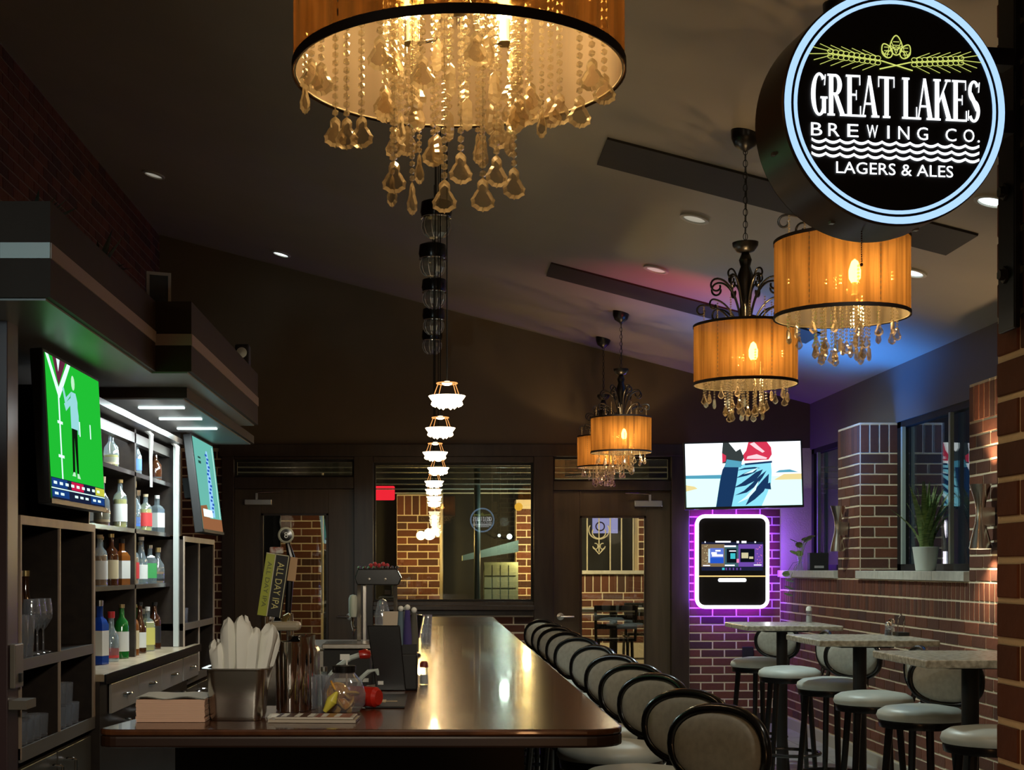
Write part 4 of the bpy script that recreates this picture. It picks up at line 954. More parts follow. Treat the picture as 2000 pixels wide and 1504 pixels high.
for k in range(3):
    y = 6.95 + k * .52
    MB().box(-1.44, -1.22, y, y + .035, 2.186, 2.194).build('tube_light', M_tube, cn, smooth=None)
    light('canopy_tube_light', 'AREA', (-1.33, y + .02, 2.18), 6, (.8, 1, 1), .2, (0, 0, 0), size_y=.05)
# things on the canopy
fr = thing('picture_frame', 'thin pale framed picture leaning on top of the canopy', 'picture frame', (-1.33, 6.9, 2.556), R(25))
b = MB()
for q in ((-.06, -.045, 0, .28), (.045, .06, 0, .28), (-.045, .045, 0, .015), (-.045, .045, .265, .28)): b.box(q[0], q[1], 0, .02, q[2], q[3])
b.build('frame', mat('dull frame', (.22, .17, .14), .5), fr, smooth=None); MB().box(-.045, .045, .008, .012, .015, .265).build('picture', M_cabin, fr, smooth=None)
sk = thing('canopy_speaker', 'little black loudspeaker on the far tip of the canopy', 'speaker', (-1.10, 8.2, 2.556))
MB().box(-.04, .04, -.05, .05, .0, .13).build('box', M_blackm, sk, smooth=None, bevel=.01)
MB().lathe([(.001, 0), (.028, 0), (.03, .004), (.001, .006)], n=20).build('cone', M_nickel, sk, rot=(R(90), 0, 0), loc=(0, -.051, .08))
def potted(x, y, label):
    t = thing('leafy_planter', label, 'plant', (x, y, 2.556))
    MB().lathe([(.001, 0), (.07, 0), (.09, .14), (.08, .14), (.065, .02), (.001, .02)], n=18).build('pot', M_blackm, t)
    rr = random.Random(int(y * 100)); b = MB()
    for k in range(26):
        a = rr.uniform(0, 6.28); l_ = rr.uniform(.12, .26); e = rr.uniform(.3, 1.3); w = .018
        d = Vector((cos(a) * cos(e), sin(a) * cos(e), sin(e))); s_ = Vector((-sin(a), cos(a), 0)) * w; o = Vector((0, 0, .13)); dr = Vector((0, 0, -.05 * cos(e)))
        b.add([o, o + d * l_ * .5 + s_, o + d * l_ + dr, o + d * l_ * .5 - s_], [(0, 1, 2, 3)])
    b.build('foliage', mat('dark foliage', (.015, .02, .01), .7), t, smooth=None)
potted(-1.55, 5.5, 'dark leafy planter on the canopy above the near television'); potted(-1.50, 6.35, 'dark leafy planter farther along the canopy top')
for k in range(4):
    bx = tag(MB().box(-.03, .03, -.03, .03, 0, [.12, .09, .14, .10][k]).build('canopy_box', mat('dull brown box', (.05, .035, .03), .6), None, smooth=None, bevel=.004, loc=(-1.38, 5.75 + k * .12, 2.556)), 'small dim box on the canopy between the planters, %s in line' % ORD[k], 'box', 'small boxes on the canopy')

# ================================================================ TELEVISIONS
def tv(name, label, w, h, loc, rot, pic, mats):
    t = thing(name, label, 'television', loc); t.rotation_euler = rot
    MB().box(-w / 2 - .014, w / 2 + .014, .002, .05, -h / 2 - .018, h / 2 + .014).build('housing', M_blackm, t, smooth=None, bevel=.004)
    MB().box(-w / 2 - .014, w / 2 + .014, -.003, .002, -h / 2 - .018, -h / 2).build('bezel', M_black, t, smooth=None)
    b = MB(); pic(b); b.build('screen', mats, t, smooth=None)
    MB().box(-.06, .06, .05, .14, -.06, .06).build('wall_bracket', M_blackm, t, smooth=None)
    return t
def E(n, c, s=1.0): return emis('screen ' + n, c, s)
lay_n = [0]
def poly(b, m, pts, lay_=1): b.cur = m; b.add([(p[0], -.0002 * lay_, p[1]) for p in pts], [tuple(range(len(pts)))])
def rect(b, m, x0, x1, z0, z1, l=1): poly(b, m, [(x0, z0), (x1, z0), (x1, z1), (x0, z1)], l)
def tv1(b):
    w, h = .42, .2675
    rect(b, 0, -w, w, -h, h, 0)
    rect(b, 1, -w * .62, -w * .575, -h * .70, h * .55)            # yard line
    rect(b, 1, -w * .68, -w * .50, h * .08, h * .12); rect(b, 1, -w * .70, -w * .50, -h * .40, -h * .36)
    poly(b, 1, [(-w * .98, h), (-w * .60, h * .45), (-w * .56, h * .45), (-w * .12, h), (-w * .24, h), (-w * .58, h * .60), (-w * .88, h)])
    poly(b, 2, [(-w * .75, h), (-w * .58, h * .62), (-w * .3, h)], 2); poly(b, 1, [(-w * .62, h), (-w * .57, h * .82), (-w * .50, h)], 3)
    rect(b, 1, w * .10, w * .14, h * .0, h * .22); rect(b, 1, w * .52, w * .56, h * .02, h * .24)
    # referee: legs, trunk, arms, head
    poly(b, 3, [(-w * .22, -h * .58), (-w * .14, -h * .58), (-w * .10, -h * .05), (-w * .06, -h * .58), (w * .0, -h * .58), (w * .02, h * .10), (-w * .18, h * .10)], 2)
    poly(b, 4, [(-w * .20, h * .08), (w * .04, h * .08), (w * .08, h * .50), (w * .02, h * .62), (-w * .14, h * .62), (-w * .20, h * .45)], 3)
    poly(b, 4, [(-w * .18, h * .55), (-w * .38, h * .40), (-w * .46, h * .62), (-w * .40, h * .63), (-w * .34, h * .50), (-w * .14, h * .62)], 3)
    poly(b, 4, [(-w * .18, h * .42), (-w * .36, h * .30), (-w * .42, h * .40), (-w * .36, h * .42), (-w * .18, h * .52)], 3)
    poly(b, 4, [(w * .04, h * .55), (w * .10, h * .30), (w * .08, h * .02), (w * .04, h * .02), (w * .05, h * .30)], 3)
    poly(b, 5, [(-w * .06 + w * .065 * cos(a * pi / 6), h * .76 + h * .11 * sin(a * pi / 6)) for a in range(12)], 3)
    poly(b, 5, [(-w * .25, -h * .62), (-w * .12, -h * .62), (-w * .14, -h * .56), (-w * .2, -h * .56)], 3); poly(b, 5, [(-w * .06, -h * .64), (w * .06, -h * .64), (w * .0, -h * .57), (-w * .06, -h * .57)], 3)
    rect(b, 6, -w, w, -h, -h * .70, 2)                            # score band
    rect(b, 7, -w * .98, -w * .45, -h * .83, -h * .71, 3); rect(b, 8, -w * .30, w * .15, -h * .83, -h * .71, 3); rect(b, 9, w * .62, w, -h * .83, -h * .71, 3)
    rect(b, 1, -w, w, -h * .855, -h * .84, 3); rect(b, 7, -w * .98, -w * .40, -h * .97, -h * .865, 3); rect(b, 7, w * .42, w * .98, -h * .97, -h * .865, 3)
    for q in range(9):
        x = -w * .92 + q * w * .2; rect(b, 1, x, x + w * .11, -h * .79, -h * .75, 4)
    for q in (-.9, -.7, -.2, .0, .2, .5, .7): rect(b, 1, q * w, q * w + w * .12, -h * .935, -h * .90, 4)
tv('television', 'wall television showing a referee on a green football field', .84, .535, ((-1.412), 5.65, 1.933), (R(-3), 0, R(90)), tv1,
   [E('green', (.015, .52, .035), 1.0), E('white', (.65, .95, .85), 1.3), E('maroon', (.12, .02, .05), 1), E('black', (.004, .01, .004), 1), E('shirt', (.30, .65, .68), 1.1), E('head', (.45, .75, .5), 1.2),
    E('band', (.01, .015, .04), 1), E('navy', (.01, .05, .22), 1), E('red', (.55, .01, .06), 1.1), E('gold', (.6, .6, .06), 1)])
def tv2(b):
    w, h = .38, .27
    rect(b, 0, -w, w, -h, h, 0); poly(b, 1, [(-w * .1, -h * .7), (w * .35, -h * .7), (w * .38, h * .2), (w * .30, h * .8), (w * .15, h * .8), (w * .02, h * .1)], 1)
    for q in range(16):
        z = -h * .6 + q * h * .085; x = w * (.02 + .22 * ((q * 7) % 5) / 5); rect(b, 2, x, x + w * .20, z, z + h * .05, 2)
    rect(b, 4, w * .84, w * .88, -h * .7, h * .95, 2); rect(b, 3, -w * .7, -w * .45, h * .45, h * .51, 2); rect(b, 3, -w * .7, -w * .45, h * .56, h * .60, 2)
    poly(b, 5, [(-w, -h), (w, -h), (w, -h * .72), (-w * .2, -h * .74), (-w * .4, -h * .45), (-w, -h * .5)], 3)
    rect(b, 4, -w * .8, w * .1, -h * .72, -h * .55, 4)
tv('television', 'narrow looking wall television with pale teal picture farther along the bar', .76, .54, (-1.365, 8.62, 1.905), (R(-7), 0, R(90)), tv2,
   [E('teal', (.15, .50, .42), 1.0), E('sky', (.30, .60, .95), 1.1), E('royal', (.02, .10, .50), 1), E('ink', (.02, .06, .05), 1), E('mint', (.75, 1.0, .9), 1.3), E('glare', (.30, .12, .05), 1)])
def tv3(b):
    w, h = .478, .268
    rect(b, 0, -w, w, -h, h, 0)
    rect(b, 1, -w, w, -h, -h * .08, 1); poly(b, 2, [(-w, -h * .10), (-w * .35, -h * .12), (-w * .35, h * .0), (-w, 0)], 2)
    poly(b, 3, [(-w, -h * .50), (-w * .8, -h * .42), (-w * .85, -h * .35), (-w, -h * .30)], 2)
    poly(b, 3, [(w * .52, -h * .20), (w, -h * .20), (w, -h * .02), (w * .7, -h * .02)], 2); poly(b, 2, [(w * .55, h * .03), (w * .95, h * .03), (w * .8, h * .12), (w * .62, h * .10)], 2)
    # standing golfer seen from the waist down
    poly(b, 4, [(-w * .49, -h), (-w * .10, -h), (w * .02, -h * .2), (w * .0, h * .30), (-w * .30, h * .33), (-w * .36, h * .16), (-w * .41, -h * .2), (-w * .45, -h * .6)], 3)
    poly(b, 5, [(-w * .22, -h), (w * .30, -h), (w * .40, -h * .62), (w * .47, -h * .3), (w * .49, h * .05), (w * .48, h * .38), (w * .05, h * .36), (-w * .08, h * .22), (-w * .12, -h * .2), (-w * .17, -h * .6)], 4)
    def fold(m, pts, t_, l_):
        n_ = len(pts); up = [(p[0] * w, p[1] * h) for p in pts]; dn = [(p[0] * w + t_ * w * sin(pi * k / (n_ - 1)), p[1] * h - t_ * h * 1.1 * sin(pi * k / (n_ - 1))) for k, p in enumerate(pts)]
        poly(b, m, up + dn[::-1][1:-1], l_)
    fold(4, [(-.12, .12), (.02, .20), (.20, .22), (.30, .18)], .05, 5); fold(4, [(-.14, -.12), (.0, .02), (.14, .12), (.24, .14)], .07, 5)
    fold(4, [(-.18, -.42), (-.04, -.28), (.10, -.10), (.22, .06), (.34, .14)], .10, 5); fold(4, [(-.16, -.66), (.0, -.52), (.14, -.30), (.28, -.06), (.40, .10)], .07, 6)
    fold(4, [(.02, -.98), (.10, -.70), (.22, -.42), (.34, -.18), (.44, .0)], .12, 5); fold(10, [(-.12, -.90), (.02, -.72), (.16, -.46), (.26, -.22)], .05, 7); fold(10, [(.0, .0), (.12, .10), (.26, .20)], .04, 7)
    poly(b, 4, [(w * .30, -h * .35), (w * .46, -h * .28), (w * .47, -h * .50), (w * .34, -h * .46)], 6)
    poly(b, 6, [(-w * .36, h * .36), (-w * .36, h * .7), (-w * .34, h), (-w * .12, h), (w * .0, h * .80), (w * .03, h * .55), (-w * .04, h * .36)], 5)
    poly(b, 2, [(-w * .33, h * .24), (-w * .04, h * .22), (-w * .02, h * .40), (-w * .28, h * .48)], 6); poly(b, 7, [(-w * .36, h * .38), (-w * .36, h * .68), (-w * .29, h * .60), (-w * .30, h * .42)], 6)
    poly(b, 7, [(w * .02, h * .42), (w * .44, h * .44), (w * .50, h * .60), (w * .49, h * .82), (w * .42, h), (w * .10, h), (w * .0, h * .74)], 6)
    poly(b, 8, [(w * .08, h * .56), (w * .24, h * .62), (w * .42, h * .50), (w * .40, h * .46), (w * .06, h * .48)], 7); poly(b, 8, [(w * .12, h * .95), (w * .22, h * .80), (w * .34, h * .66), (w * .38, h * .70), (w * .28, h * .86), (w * .2, h)], 7)
    poly(b, 9, [(-w * .24, h), (w * .10, h), (w * .06, h * .74), (w * .0, h * .60), (-w * .04, h * .80), (-w * .12, h * .72)], 8); poly(b, 9, [(w * .03, h * .42), (w * .46, h * .44), (w * .46, h * .36), (w * .03, h * .33)], 7)
    poly(b, 4, [(w * .03, h * .34), (w * .50, h * .40), (w * .50, h * .34), (w * .03, h * .28)], 8)
tv('television', 'bright television on the back wall showing a golfer in blue trousers', .956, .536, ((2.58), 12.0, 2.197), (R(-3), R(-1.2), R(-4)), tv3,
   [E('pale', (.86, .90, .98), 1.5), E('mist', (.55, .92, .82), 1.5), E('sea', (.08, .32, .45), 1.2), E('sand', (.75, .62, .28), 1.2), E('navy2', (.01, .04, .12), 1), E('denim', (.22, .62, .75), 1.3),
    E('shadow', (.04, .05, .05), 1), E('crimson', (.55, .03, .07), 1.3), E('pink', (.85, .55, .6), 1.3), E('light', (.8, .85, .85), 1.5), E('ice', (.6, .9, .95), 1.4)])
# TV 3 stands off the wall on an arm
MB().box(2.54, 2.62, 12.1, 13.0, 2.15, 2.23).build('tv_mount_arm', M_blackm, None, smooth=None).parent = [o for o in COL.objects if o.get('label', '').startswith('bright television')][0]
o = [o for o in COL.objects if o.name.startswith('tv_mount_arm')][0]; o.matrix_parent_inverse = (Matrix.Translation((2.58, 12.0, 2.197)) @ Matrix.Rotation(0, 4, 'Z')).inverted()

# ================================================================ JUKEBOX
jw, jh = .315, .405
jb = thing('wall_jukebox', 'touchscreen jukebox in a white lit rounded frame with purple glow', 'jukebox', ((X(1430, 12.80)), 12.80, Z(1097, 12.80)))
def rr_pts(w, h, r, n=6):
    P_ = []
    for cx, cz, a0 in ((w - r, h - r, 0), (-w + r, h - r, 90), (-w + r, -h + r, 180), (w - r, -h + r, 270)):
        P_ += [(cx + r * cos(R(a0 + 90 * k / n)), cz + r * sin(R(a0 + 90 * k / n))) for k in range(n + 1)]
    return P_
MB().prism(rr_pts(jw, jh, .06), .09, 'y', 0.0).build('cabinet', M_black, jb, smooth=30)
MB().tube([(p[0], -.006, p[1]) for p in rr_pts(jw, jh, .07, 8)], .0155, 8, closed=True).build('light_frame', M_neon, jb)
MB().tube([(p[0], .118, p[1]) for p in rr_pts(jw - .012, jh - .012, .07, 8)], .014, 6, closed=True).build('purple_strip', M_purple, jb)
def jk(b):
    w, h = .275, .085; cz = .045
    rect(b, 0, -w, w, cz - .125, cz + .13, 1)
    poly(b, 1, [(-w, cz - .09), (-w * .25, cz - .09), (-w * .25, cz + .11), (-w, cz + .11)], 2); poly(b, 2, [(w * .2, cz - .09), (w, cz - .09), (w, cz + .11), (w * .2, cz + .11)], 2)
    rect(b, 3, -w * .25, w * .2, cz - .09, cz + .10, 2); rect(b, 4, -w * .72, -w * .28, cz - .06, cz + .075, 3); rect(b, 8, -w * .72, -w * .28, cz - .06, cz - .01, 4)
    rect(b, 9, -w * .78, -w * .72, cz - .055, cz + .07, 4)
    rect(b, 5, -w * .18, w * .14, cz - .055, cz + .07, 3); rect(b, 5, w * .26, w * .72, cz - .05, cz + .07, 3)
    for x0, x1, z0, z1, m in ((-.68, -.5, .02, .04, 6), (-.66, -.3, .0, .02, 6), (-.55, -.38, .045, .06, 6), (-.06, .10, -.02, .03, 7), (-.1, .12, .045, .055, 6), (.30, .52, -.015, .035, 10), (.55, .68, -.02, .0, 10), (-.26, .12, .085, .10, 6), (-.55, -.05, .125, .14, 6), (.14, .22, .12, .14, 6), (.30, .46, .12, .14, 6), (-.24, .08, -.085, -.072, 6), (-.95, -.72, -.085, -.075, 6), (.7, .95, -.08, -.07, 6), (.14, .22, -.055, -.02, 11), (-.9, -.86, .122, .136, 6), (.72, .77, .122, .136, 6)):
        rect(b, m, x0 * w, x1 * w, cz + z0, cz + z1, 5)
    for q in range(6): rect(b, 7 if q == 0 else 2, -w * .33 + q * .032, -w * .33 + q * .032 + (.022 if q == 0 else .01), cz - .12, cz - .10, 5)
    rr_ = random.Random(3)
    for q in range(40):
        x = rr_.uniform(-w * .98, -w * .80) if q % 2 else rr_.uniform(w * .75, w * .95); z = cz + rr_.uniform(-.07, .1); rect(b, 10 if q % 2 else 11, x, x + .006, z, z + .006, 5)
b = MB(); jk(b)
b.build('touchscreen', [E('jnight', (.012, .015, .04), 1), E('jolive', (.22, .15, .08), 1), E('jviolet', (.16, .07, .40), 1), E('jteal', (.05, .12, .14), 1), E('jblue', (.12, .20, .70), 1), E('jblack', (.004, .006, .01), 1),
                        E('jwhite', (.85, .85, .95), 1.2), E('jcyan', (.05, .55, .62), 1), E('jroyal', (.02, .10, .60), 1), E('jice', (.6, .8, .95), 1), E('jcream', (.65, .6, .35), 1), E('jpink', (.9, .25, .5), 1)], jb, smooth=None, loc=(0, -.004, 0))
MB().box(-jw + .015, jw - .015, -.012, 0, -.135, -.125).build('amber_bar', emis('amber led', (1, .62, .22), 1.3), jb, smooth=None)
MB().prism([(p[0] * 1.0 - .0, p[1] - .165) for p in rr_pts(.125, .016, .015)], -.01, 'y', 0.0).build('card_slot_light', emis('white slot led', (.9, .93, 1), 2.5), jb, smooth=None)

# ================================================================ SCONCES
def sconce(x, y, z, s, label, lit):
    t = thing('wall_sconce', label, 'wall light', (x, y, z), 0, 'hourglass wall sconces')
    pr = [(.062, -.18), (.050, -.12), (.030, -.04), (.024, .02), (.030, .08), (.050, .15), (.060, .18)]
    MB().lathe([(r * s, z_ * s) for r, z_ in pr], n=24).build('hourglass_body', M_steel, t)
    MB().box(0.0, .07, -.03, .03, -.05, .05).build('back_plate', M_steel, t, smooth=None)
    if lit:
        MB().lathe([(.001, .172), (.052, .172)], n=16).build('upper_lens', emis('sconce lens', (1, .78, .45), 3), t)
        MB().lathe([(.001, -.185), (.058, -.183)], n=16).build('lower_lens', MATS['sconce lens'], t)
        l = light('sconce_up', 'SPOT', (0, 0, .25), 16, (1, .68, .38), .03, (R(180), 0, 0), t, spot=110)
        l = light('sconce_down', 'SPOT', (0, 0, -.19), 22, (1, .72, .45), .03, (0, 0, 0), t, spot=120)
sconce(3.05, 8.02, 1.70, 1.0, 'lit hourglass steel sconce on the nearer brick pier', True)
sconce(3.05, 10.86, 1.71, .95, 'unlit hourglass steel sconce on the farther brick pier', False)
# warm wash on near brick wall end
light('pier_wash', 'SPOT', (.35, 1.75, .75), 7, (1, .5, .2), .05, spot=110).rotation_euler = Vector((.71, .85, .6)).to_track_quat('-Z', 'Y').to_euler()

# ================================================================ SILL PLANTS
sn = thing('snake_plant', 'snake plant in a white tapered pot on the window sill', 'plant', (3.26, 9.53, 1.392))
MB().lathe([(.001, 0), (.060, 0), (.064, .004), (.085, .158), (.080, .160), (.074, .145), (.001, .14)], n=28).build('pot', M_pot, sn)
MB().lathe([(.001, .146), (.073, .144)], n=20).build('soil', mat('soil', (.03, .02, .012), .9), sn)
rr_ = random.Random(5)
for k in range(38):
    a = rr_.uniform(0, 6.28); r0 = rr_.uniform(0, .045); h = rr_.uniform(.26, .46); lean = rr_.uniform(.02, .20); w = rr_.uniform(.018, .027)
    c, s_ = cos(a), sin(a); pts = []
    for q in range(7):
        u = q / 6; wd = w * (1 - u ** 2.5) + .0008; tw = a + pi / 2 + u * .6
        ctr = Vector((r0 * c + lean * u * u * c, r0 * s_ + lean * u * u * s_, .14 + h * u)); d = Vector((cos(tw), sin(tw), 0)) * wd; nrm = Vector((-sin(tw), cos(tw), 0)) * .0015
        pts.append([ctr - d, ctr - nrm, ctr + d, ctr + nrm])
    MB().rings(pts).build('leaf', M_leaf, sn, smooth=60)
tr = thing('trailing_plant', 'small trailing plant in a clear vase at the sill corner', 'plant', (3.17, 12.45, 1.392))
MB().lathe([(.001, 0), (.030, 0), (.022, .05), (.020, .09), (.028, .12)], n=14).build('vase', M_clear, tr)
for k in range(12):
    rr_ = random.Random(k); a = rr_.uniform(0, 6.28); e = Vector((cos(a) * .09, sin(a) * .06, .13 + rr_.uniform(0, .17))) if k < 8 else Vector((-.10, rr_.uniform(-.1, .1), -.03 - .06 * (k - 8)))
    MB().tube([(0, 0, .08), e * .5 + Vector((0, 0, .08)), e], .0022, 4).build('stem', M_leaf2 if k < 8 else M_leaf, tr)
    w = .034; u = Vector((cos(a), sin(a) * .3, .25)).normalized(); v = Vector((0, -.3, 1)).cross(u).normalized()
    MB().rings([[e + u * w * 1.2 * cos(t) + v * w * sin(t) + Vector((0, 0, d)) for t in [2 * pi * q / 10 for q in range(10)]] for d in (-.001, .001)]).build('leaf', M_leaf2 if k < 8 else M_leaf, tr, smooth=None)
bxx = thing('sill_box', 'small black box with white lettering on the sill behind the trailing plant', 'box', (3.27, 12.25, 1.392))
MB().box(-.08, .08, -.04, .04, 0, .15).build('box', M_blackm, bxx, smooth=None, bevel=.004)
MB().box(-.04, .04, -.0415, -.04, .02, .04).build('lettering', mat('grey print', (.4, .4, .4), .6), bxx, smooth=None)

# ================================================================ THINGS ON THE BAR
nk = thing('napkin_stack', 'thick stack of square peach napkins with white top at the bar corner', 'napkins', (X(344, 3.84), 3.84, BZ + .001))
b = MB(); rr_ = random.Random(2)
for k in range(16):
    dx = rr_.uniform(-.0012, .0012); b.box(-.090 + dx, .090 + dx, -.085, .085, k * .0037, k * .0037 + .0033)
b.build('napkin_layers', M_napk, nk, smooth=None)
b = MB(); g = []
for j in range(2):
    for i in range(13): pass
rows = [[(-.091 + .182 * i / 12, -.087 + .174 * j / 4, .0595 + .0035 * sin(i * .9) * (1 - j / 6) + .002) for i in range(13)] for j in range(5)]
b.rings(rows, closed=False, cap0=False, cap1=False); b.rings([[(p[0], p[1], p[2] + .0025) for p in r_] for r_ in rows], closed=False, cap0=False, cap1=False)
b.build('top_napkin', M_white, nk)
bk = thing('steel_caddy', 'rounded steel pan holding rolled white cutlery napkins', 'container', (X(466, 3.85), 3.85, BZ + .001))
def rrp(w, d, r, z, n=5): return [(p[0], p[1], z) for p in rr_pts(w, d, r, n)]
MB().rings([rrp(.066, .060, .02, 0), rrp(.070, .064, .024, .012), rrp(.078, .074, .026, .134), rrp(.090, .086, .03, .136), rrp(.090, .086, .03, .139), rrp(.077, .073, .026, .139), rrp(.066, .060, .02, .01)]).build('pan', M_steel, bk, smooth=40)
for k, (x, y, lx, lz, r) in enumerate([(-.045, -.02, -.10, .085, .017), (-.028, .0, -.06, .115, .016), (-.018, -.03, -.05, .15, .017), (.006, -.03, .10, .155, .019), (.012, .02, .05, .14, .018), (.032, -.025, .14, .125, .018), (.05, -.01, .38, .135, .018), (.055, .03, .42, .12, .017), (-.05, .03, -.2, .09, .017), (0, .04, 0, .13, .017)]):
    L_ = .06 + lz; d = Vector((sin(lx * .5), 0, cos(lx * .5))); o = Vector((x, y, .05))
    nb_ = MB(); nb_.tube([o, o + d * L_ * .35, o + d * L_ * .6, o + d * L_ * .8, o + d * L_ * .93, o + d * L_ * 1.0, o + d * L_ * 1.02], [r * .7, r * .8, r * 1.0, r * 1.15, r * 1.2, r * .85, r * .3], 11)
    rj = random.Random(k); ph = rj.uniform(0, 6)
    for iv in range(len(nb_.v)):
        v_ = Vector(nb_.v[iv]); rel = v_ - (o + d * (v_ - o).dot(d)); u_ = iv % 11
        nb_.v[iv] = tuple(v_ + rel * (.16 * sin(u_ * 1.9 + ph + (iv // 11) * .5) + rj.uniform(-.09, .09)) + Vector((0, 0, (.010 * sin(u_ * 1.1 + ph) if iv // 11 >= 4 else 0))))
    t = tag(nb_.build('napkin_roll', M_white, None, smooth=50), 'rolled white napkin standing in the steel pan, %s' % ['leftmost short one', 'left of centre behind', 'tall one left of centre', 'tallest central one', 'central one behind', 'right of centre', 'leaning far right', 'leaning right at the back', 'rear left one', 'rear centre one'][k], 'napkin roll', 'rolled napkins in the steel pan')
    t.location = bk.location
def cylv(x, y, z, r, h, label, name='steel_shaker_tin', prof=None):
    t = thing(name, label, 'shaker tin', (x, y, z))
    MB().lathe(prof or [(.001, 0), (r * .86, 0), (r * .9, .004), (r, h - .004), (r * 1.03, h), (r * .97, h), (r * .88, .01), (.001, .008)], n=32).build('cup', M_chrome, t)
    return t
y_ = 4.10
for k, (px, yy, h, r) in enumerate([(584, 4.06, .212, .032), (566, 4.02, .198, .030), (598, 4.12, .214, .026), (553, 4.08, .17, .022)]):
    cylv(X(px, yy), yy, BZ + .001, r, h, 'tall polished steel mixing tin beside the pan, %s' % ['the widest, in front', 'left of the widest', 'rightmost', 'leftmost and shortest'][k])
mn = thing('menu_card_stack', 'two stacked menu cards lying flat before the steel tins', 'menu', (X(615, 3.80), 3.80, BZ + .001), R(-3))
MB().box(-.115, .115, -.06, .06, 0, .007).build('lower_card', mat('pale card', (.45, .38, .30), .5), mn, smooth=None)
MB().box(-.10, .108, -.05, .055, .0075, .013).build('upper_card', mat('white card edge', (.55, .5, .42), .45), mn, smooth=None, bevel=.002)
MB().box(-.095, .0, -.045, .05, .0131, .0136).build('dark_print', mat('brown print', (.08, .03, .02), .3), mn, smooth=None); MB().box(.006, .098, -.045, .05, .0131, .0136).build('red_print', mat('red print', (.35, .10, .06), .3), mn, smooth=None)
for k in range(5): MB().box(-.085 + k * .035, -.07 + k * .035, -.04, .04, .0137, .014).build('print_line', M_white, mn, smooth=None)
tag(MB().lathe([(.001, 0), (.02, 0), (.022, .006), (.014, .014), (.001, .016)], n=10).build('crumpled_napkin', M_white, None, loc=(X(536, 3.83), 3.83, BZ + .001), smooth=None), 'small crumpled white napkin between the pan and the menus', 'napkin')
jg = thing('garnish_jar', 'domed clear jar full of orange slices with a black lid', 'jar', (X(672, 4.05), 4.05, BZ + .001))
MB().lathe([(.001, 0), (.045, 0), (.060, .02), (.062, .05), (.050, .085), (.030, .108), (.028, .112)], n=26).build('jar_glass', M_clear, jg)
MB().lathe([(.030, .108), (.034, .110), (.034, .128), (.001, .130)], n=20).build('lid', M_black, jg)
mo = mat('orange slice', (.80, .34, .04), .35, col2=(.85, .50, .10), scale=30)
osl = MB().lathe([(.001, 0), (.026, 0), (.028, .003), (.026, .006), (.001, .006)], n=14).mesh('orange_slice', mo, 30)
rr_ = random.Random(9)
for k in range(14): put('orange_slice', osl, jg, (rr_.uniform(-.025, .025), rr_.uniform(-.03, .02), .012 + .004 * k), (rr_.uniform(-1.2, 1.2), rr_.uniform(-1.2, 1.2), 0))
rb = thing('squeeze_bottle', 'red plastic squeeze bottle lying behind the garnish jar', 'bottle', (X(706, 4.16), 4.16, BZ + .032), R(60))
MB().tube([(0, -.06, 0), (0, -.05, 0), (0, .04, 0), (0, .06, 0), (0, .085, .0)], [.022, .030, .030, .014, .006], 16).build('bottle_body', mat('red plastic', (.50, .02, .01), .25), rb)
MB().tube([(0, .06, 0), (0, .075, 0)], .015, 14).build('cap', mat('red plastic', (.5, .02, .01), .25), rb)
ga = thing('pickup_card', 'small white table card standing behind the red bottle', 'card', (X(680, 4.35), 4.19, BZ + .001))
MB().box(-.014, .014, -.001, .001, .135, .152).build('card', M_white, ga, smooth=None); MB().cyl((.004, 0, 0), (.006, 0, .136), .0025, n=6).build('stem', M_white, ga)
mt_ = thing('bar_mat', 'black rubber bar mat with a tan tag at the foot of the menu holder', 'mat', (X(757, 4.3), 4.33, BZ + .001))
MB().box(-.060, .055, -.20, .20, 0, .006).build('mat', M_blackm, mt_, smooth=None, bevel=.002)
MB().box(-.032, -.004, -.09, -.02, .0062, .0085).build('tan_tag', mat('tan card', (.55, .42, .25), .6), mt_, smooth=None); MB().box(-.004, .03, -.06, -.05, .0062, .0075).build('tag_string', mat('tan card', (.55, .42, .25), .6), mt_, smooth=None)
bh = thing('menu_holder', 'big black menu and straw holder standing on the bar edge', 'holder', (X(775, 4.72), 4.78, BZ + .001))
MB().box(-.068, .068, -.05, .06, 0, .12).build('box', M_blackm, bh, smooth=None, bevel=.006)
MB().prism([(-.068, .0), (.030, .0), (.010, .215), (-.098, .215)], .012, 'y', -.062).build('slanted_panel', M_black, bh, smooth=None, bevel=.003)
MB().prism([(-.02, .12), (.066, .12), (.066, .15), (.02, .15)], .04, 'y', -.03).build('inner_lip', M_blackm, bh, smooth=None)
MB().box(-.062, -.044, -.0645, -.0625, .02, .032).build('white_sticker', M_white, bh, smooth=None)
for k, (x, y, h, c) in enumerate([(.012, .0, .27, (.30, .42, .50)), (.034, -.01, .275, (.16, .13, .42)), (.030, .03, .27, (.55, .55, .55)), (.056, .01, .265, (.25, .24, .2))]):
    t = thing('slim_bottle', 'slim %s pour bottle rising from the menu holder' % ['pale blue', 'violet', 'milky white', 'grey'][k], 'bottle', (bh.location.x + x, bh.location.y + y, BZ + .125), 0, 'slim bottles in the menu holder')
    h -= .12
    MB().lathe([(.001, 0), (.015, 0), (.015, h * .3), (.009, h * .85), (.009, h * .9)], n=12).build('glass', clearmat('slim bottle %d' % k, c, .2, .05, .5, c, .1), t)
    MB().sphere((0, 0, h * .96), .010, 10, 5).build('cap', M_white, t)
pc = thing('price_card', 'beige card on a small stand behind the menu holder', 'card', (X(765, 5.2), 5.25, BZ + .001))
MB().box(-.032, .028, 0, .003, .185, .245).build('card', mat('beige card', (.62, .52, .40), .6), pc, smooth=None); MB().box(-.004, .004, .0, .004, 0, .19).build('stand', M_chrome, pc, smooth=None); MB().box(-.03, .03, -.02, .03, 0, .006).build('foot', M_blackm, pc, smooth=None)
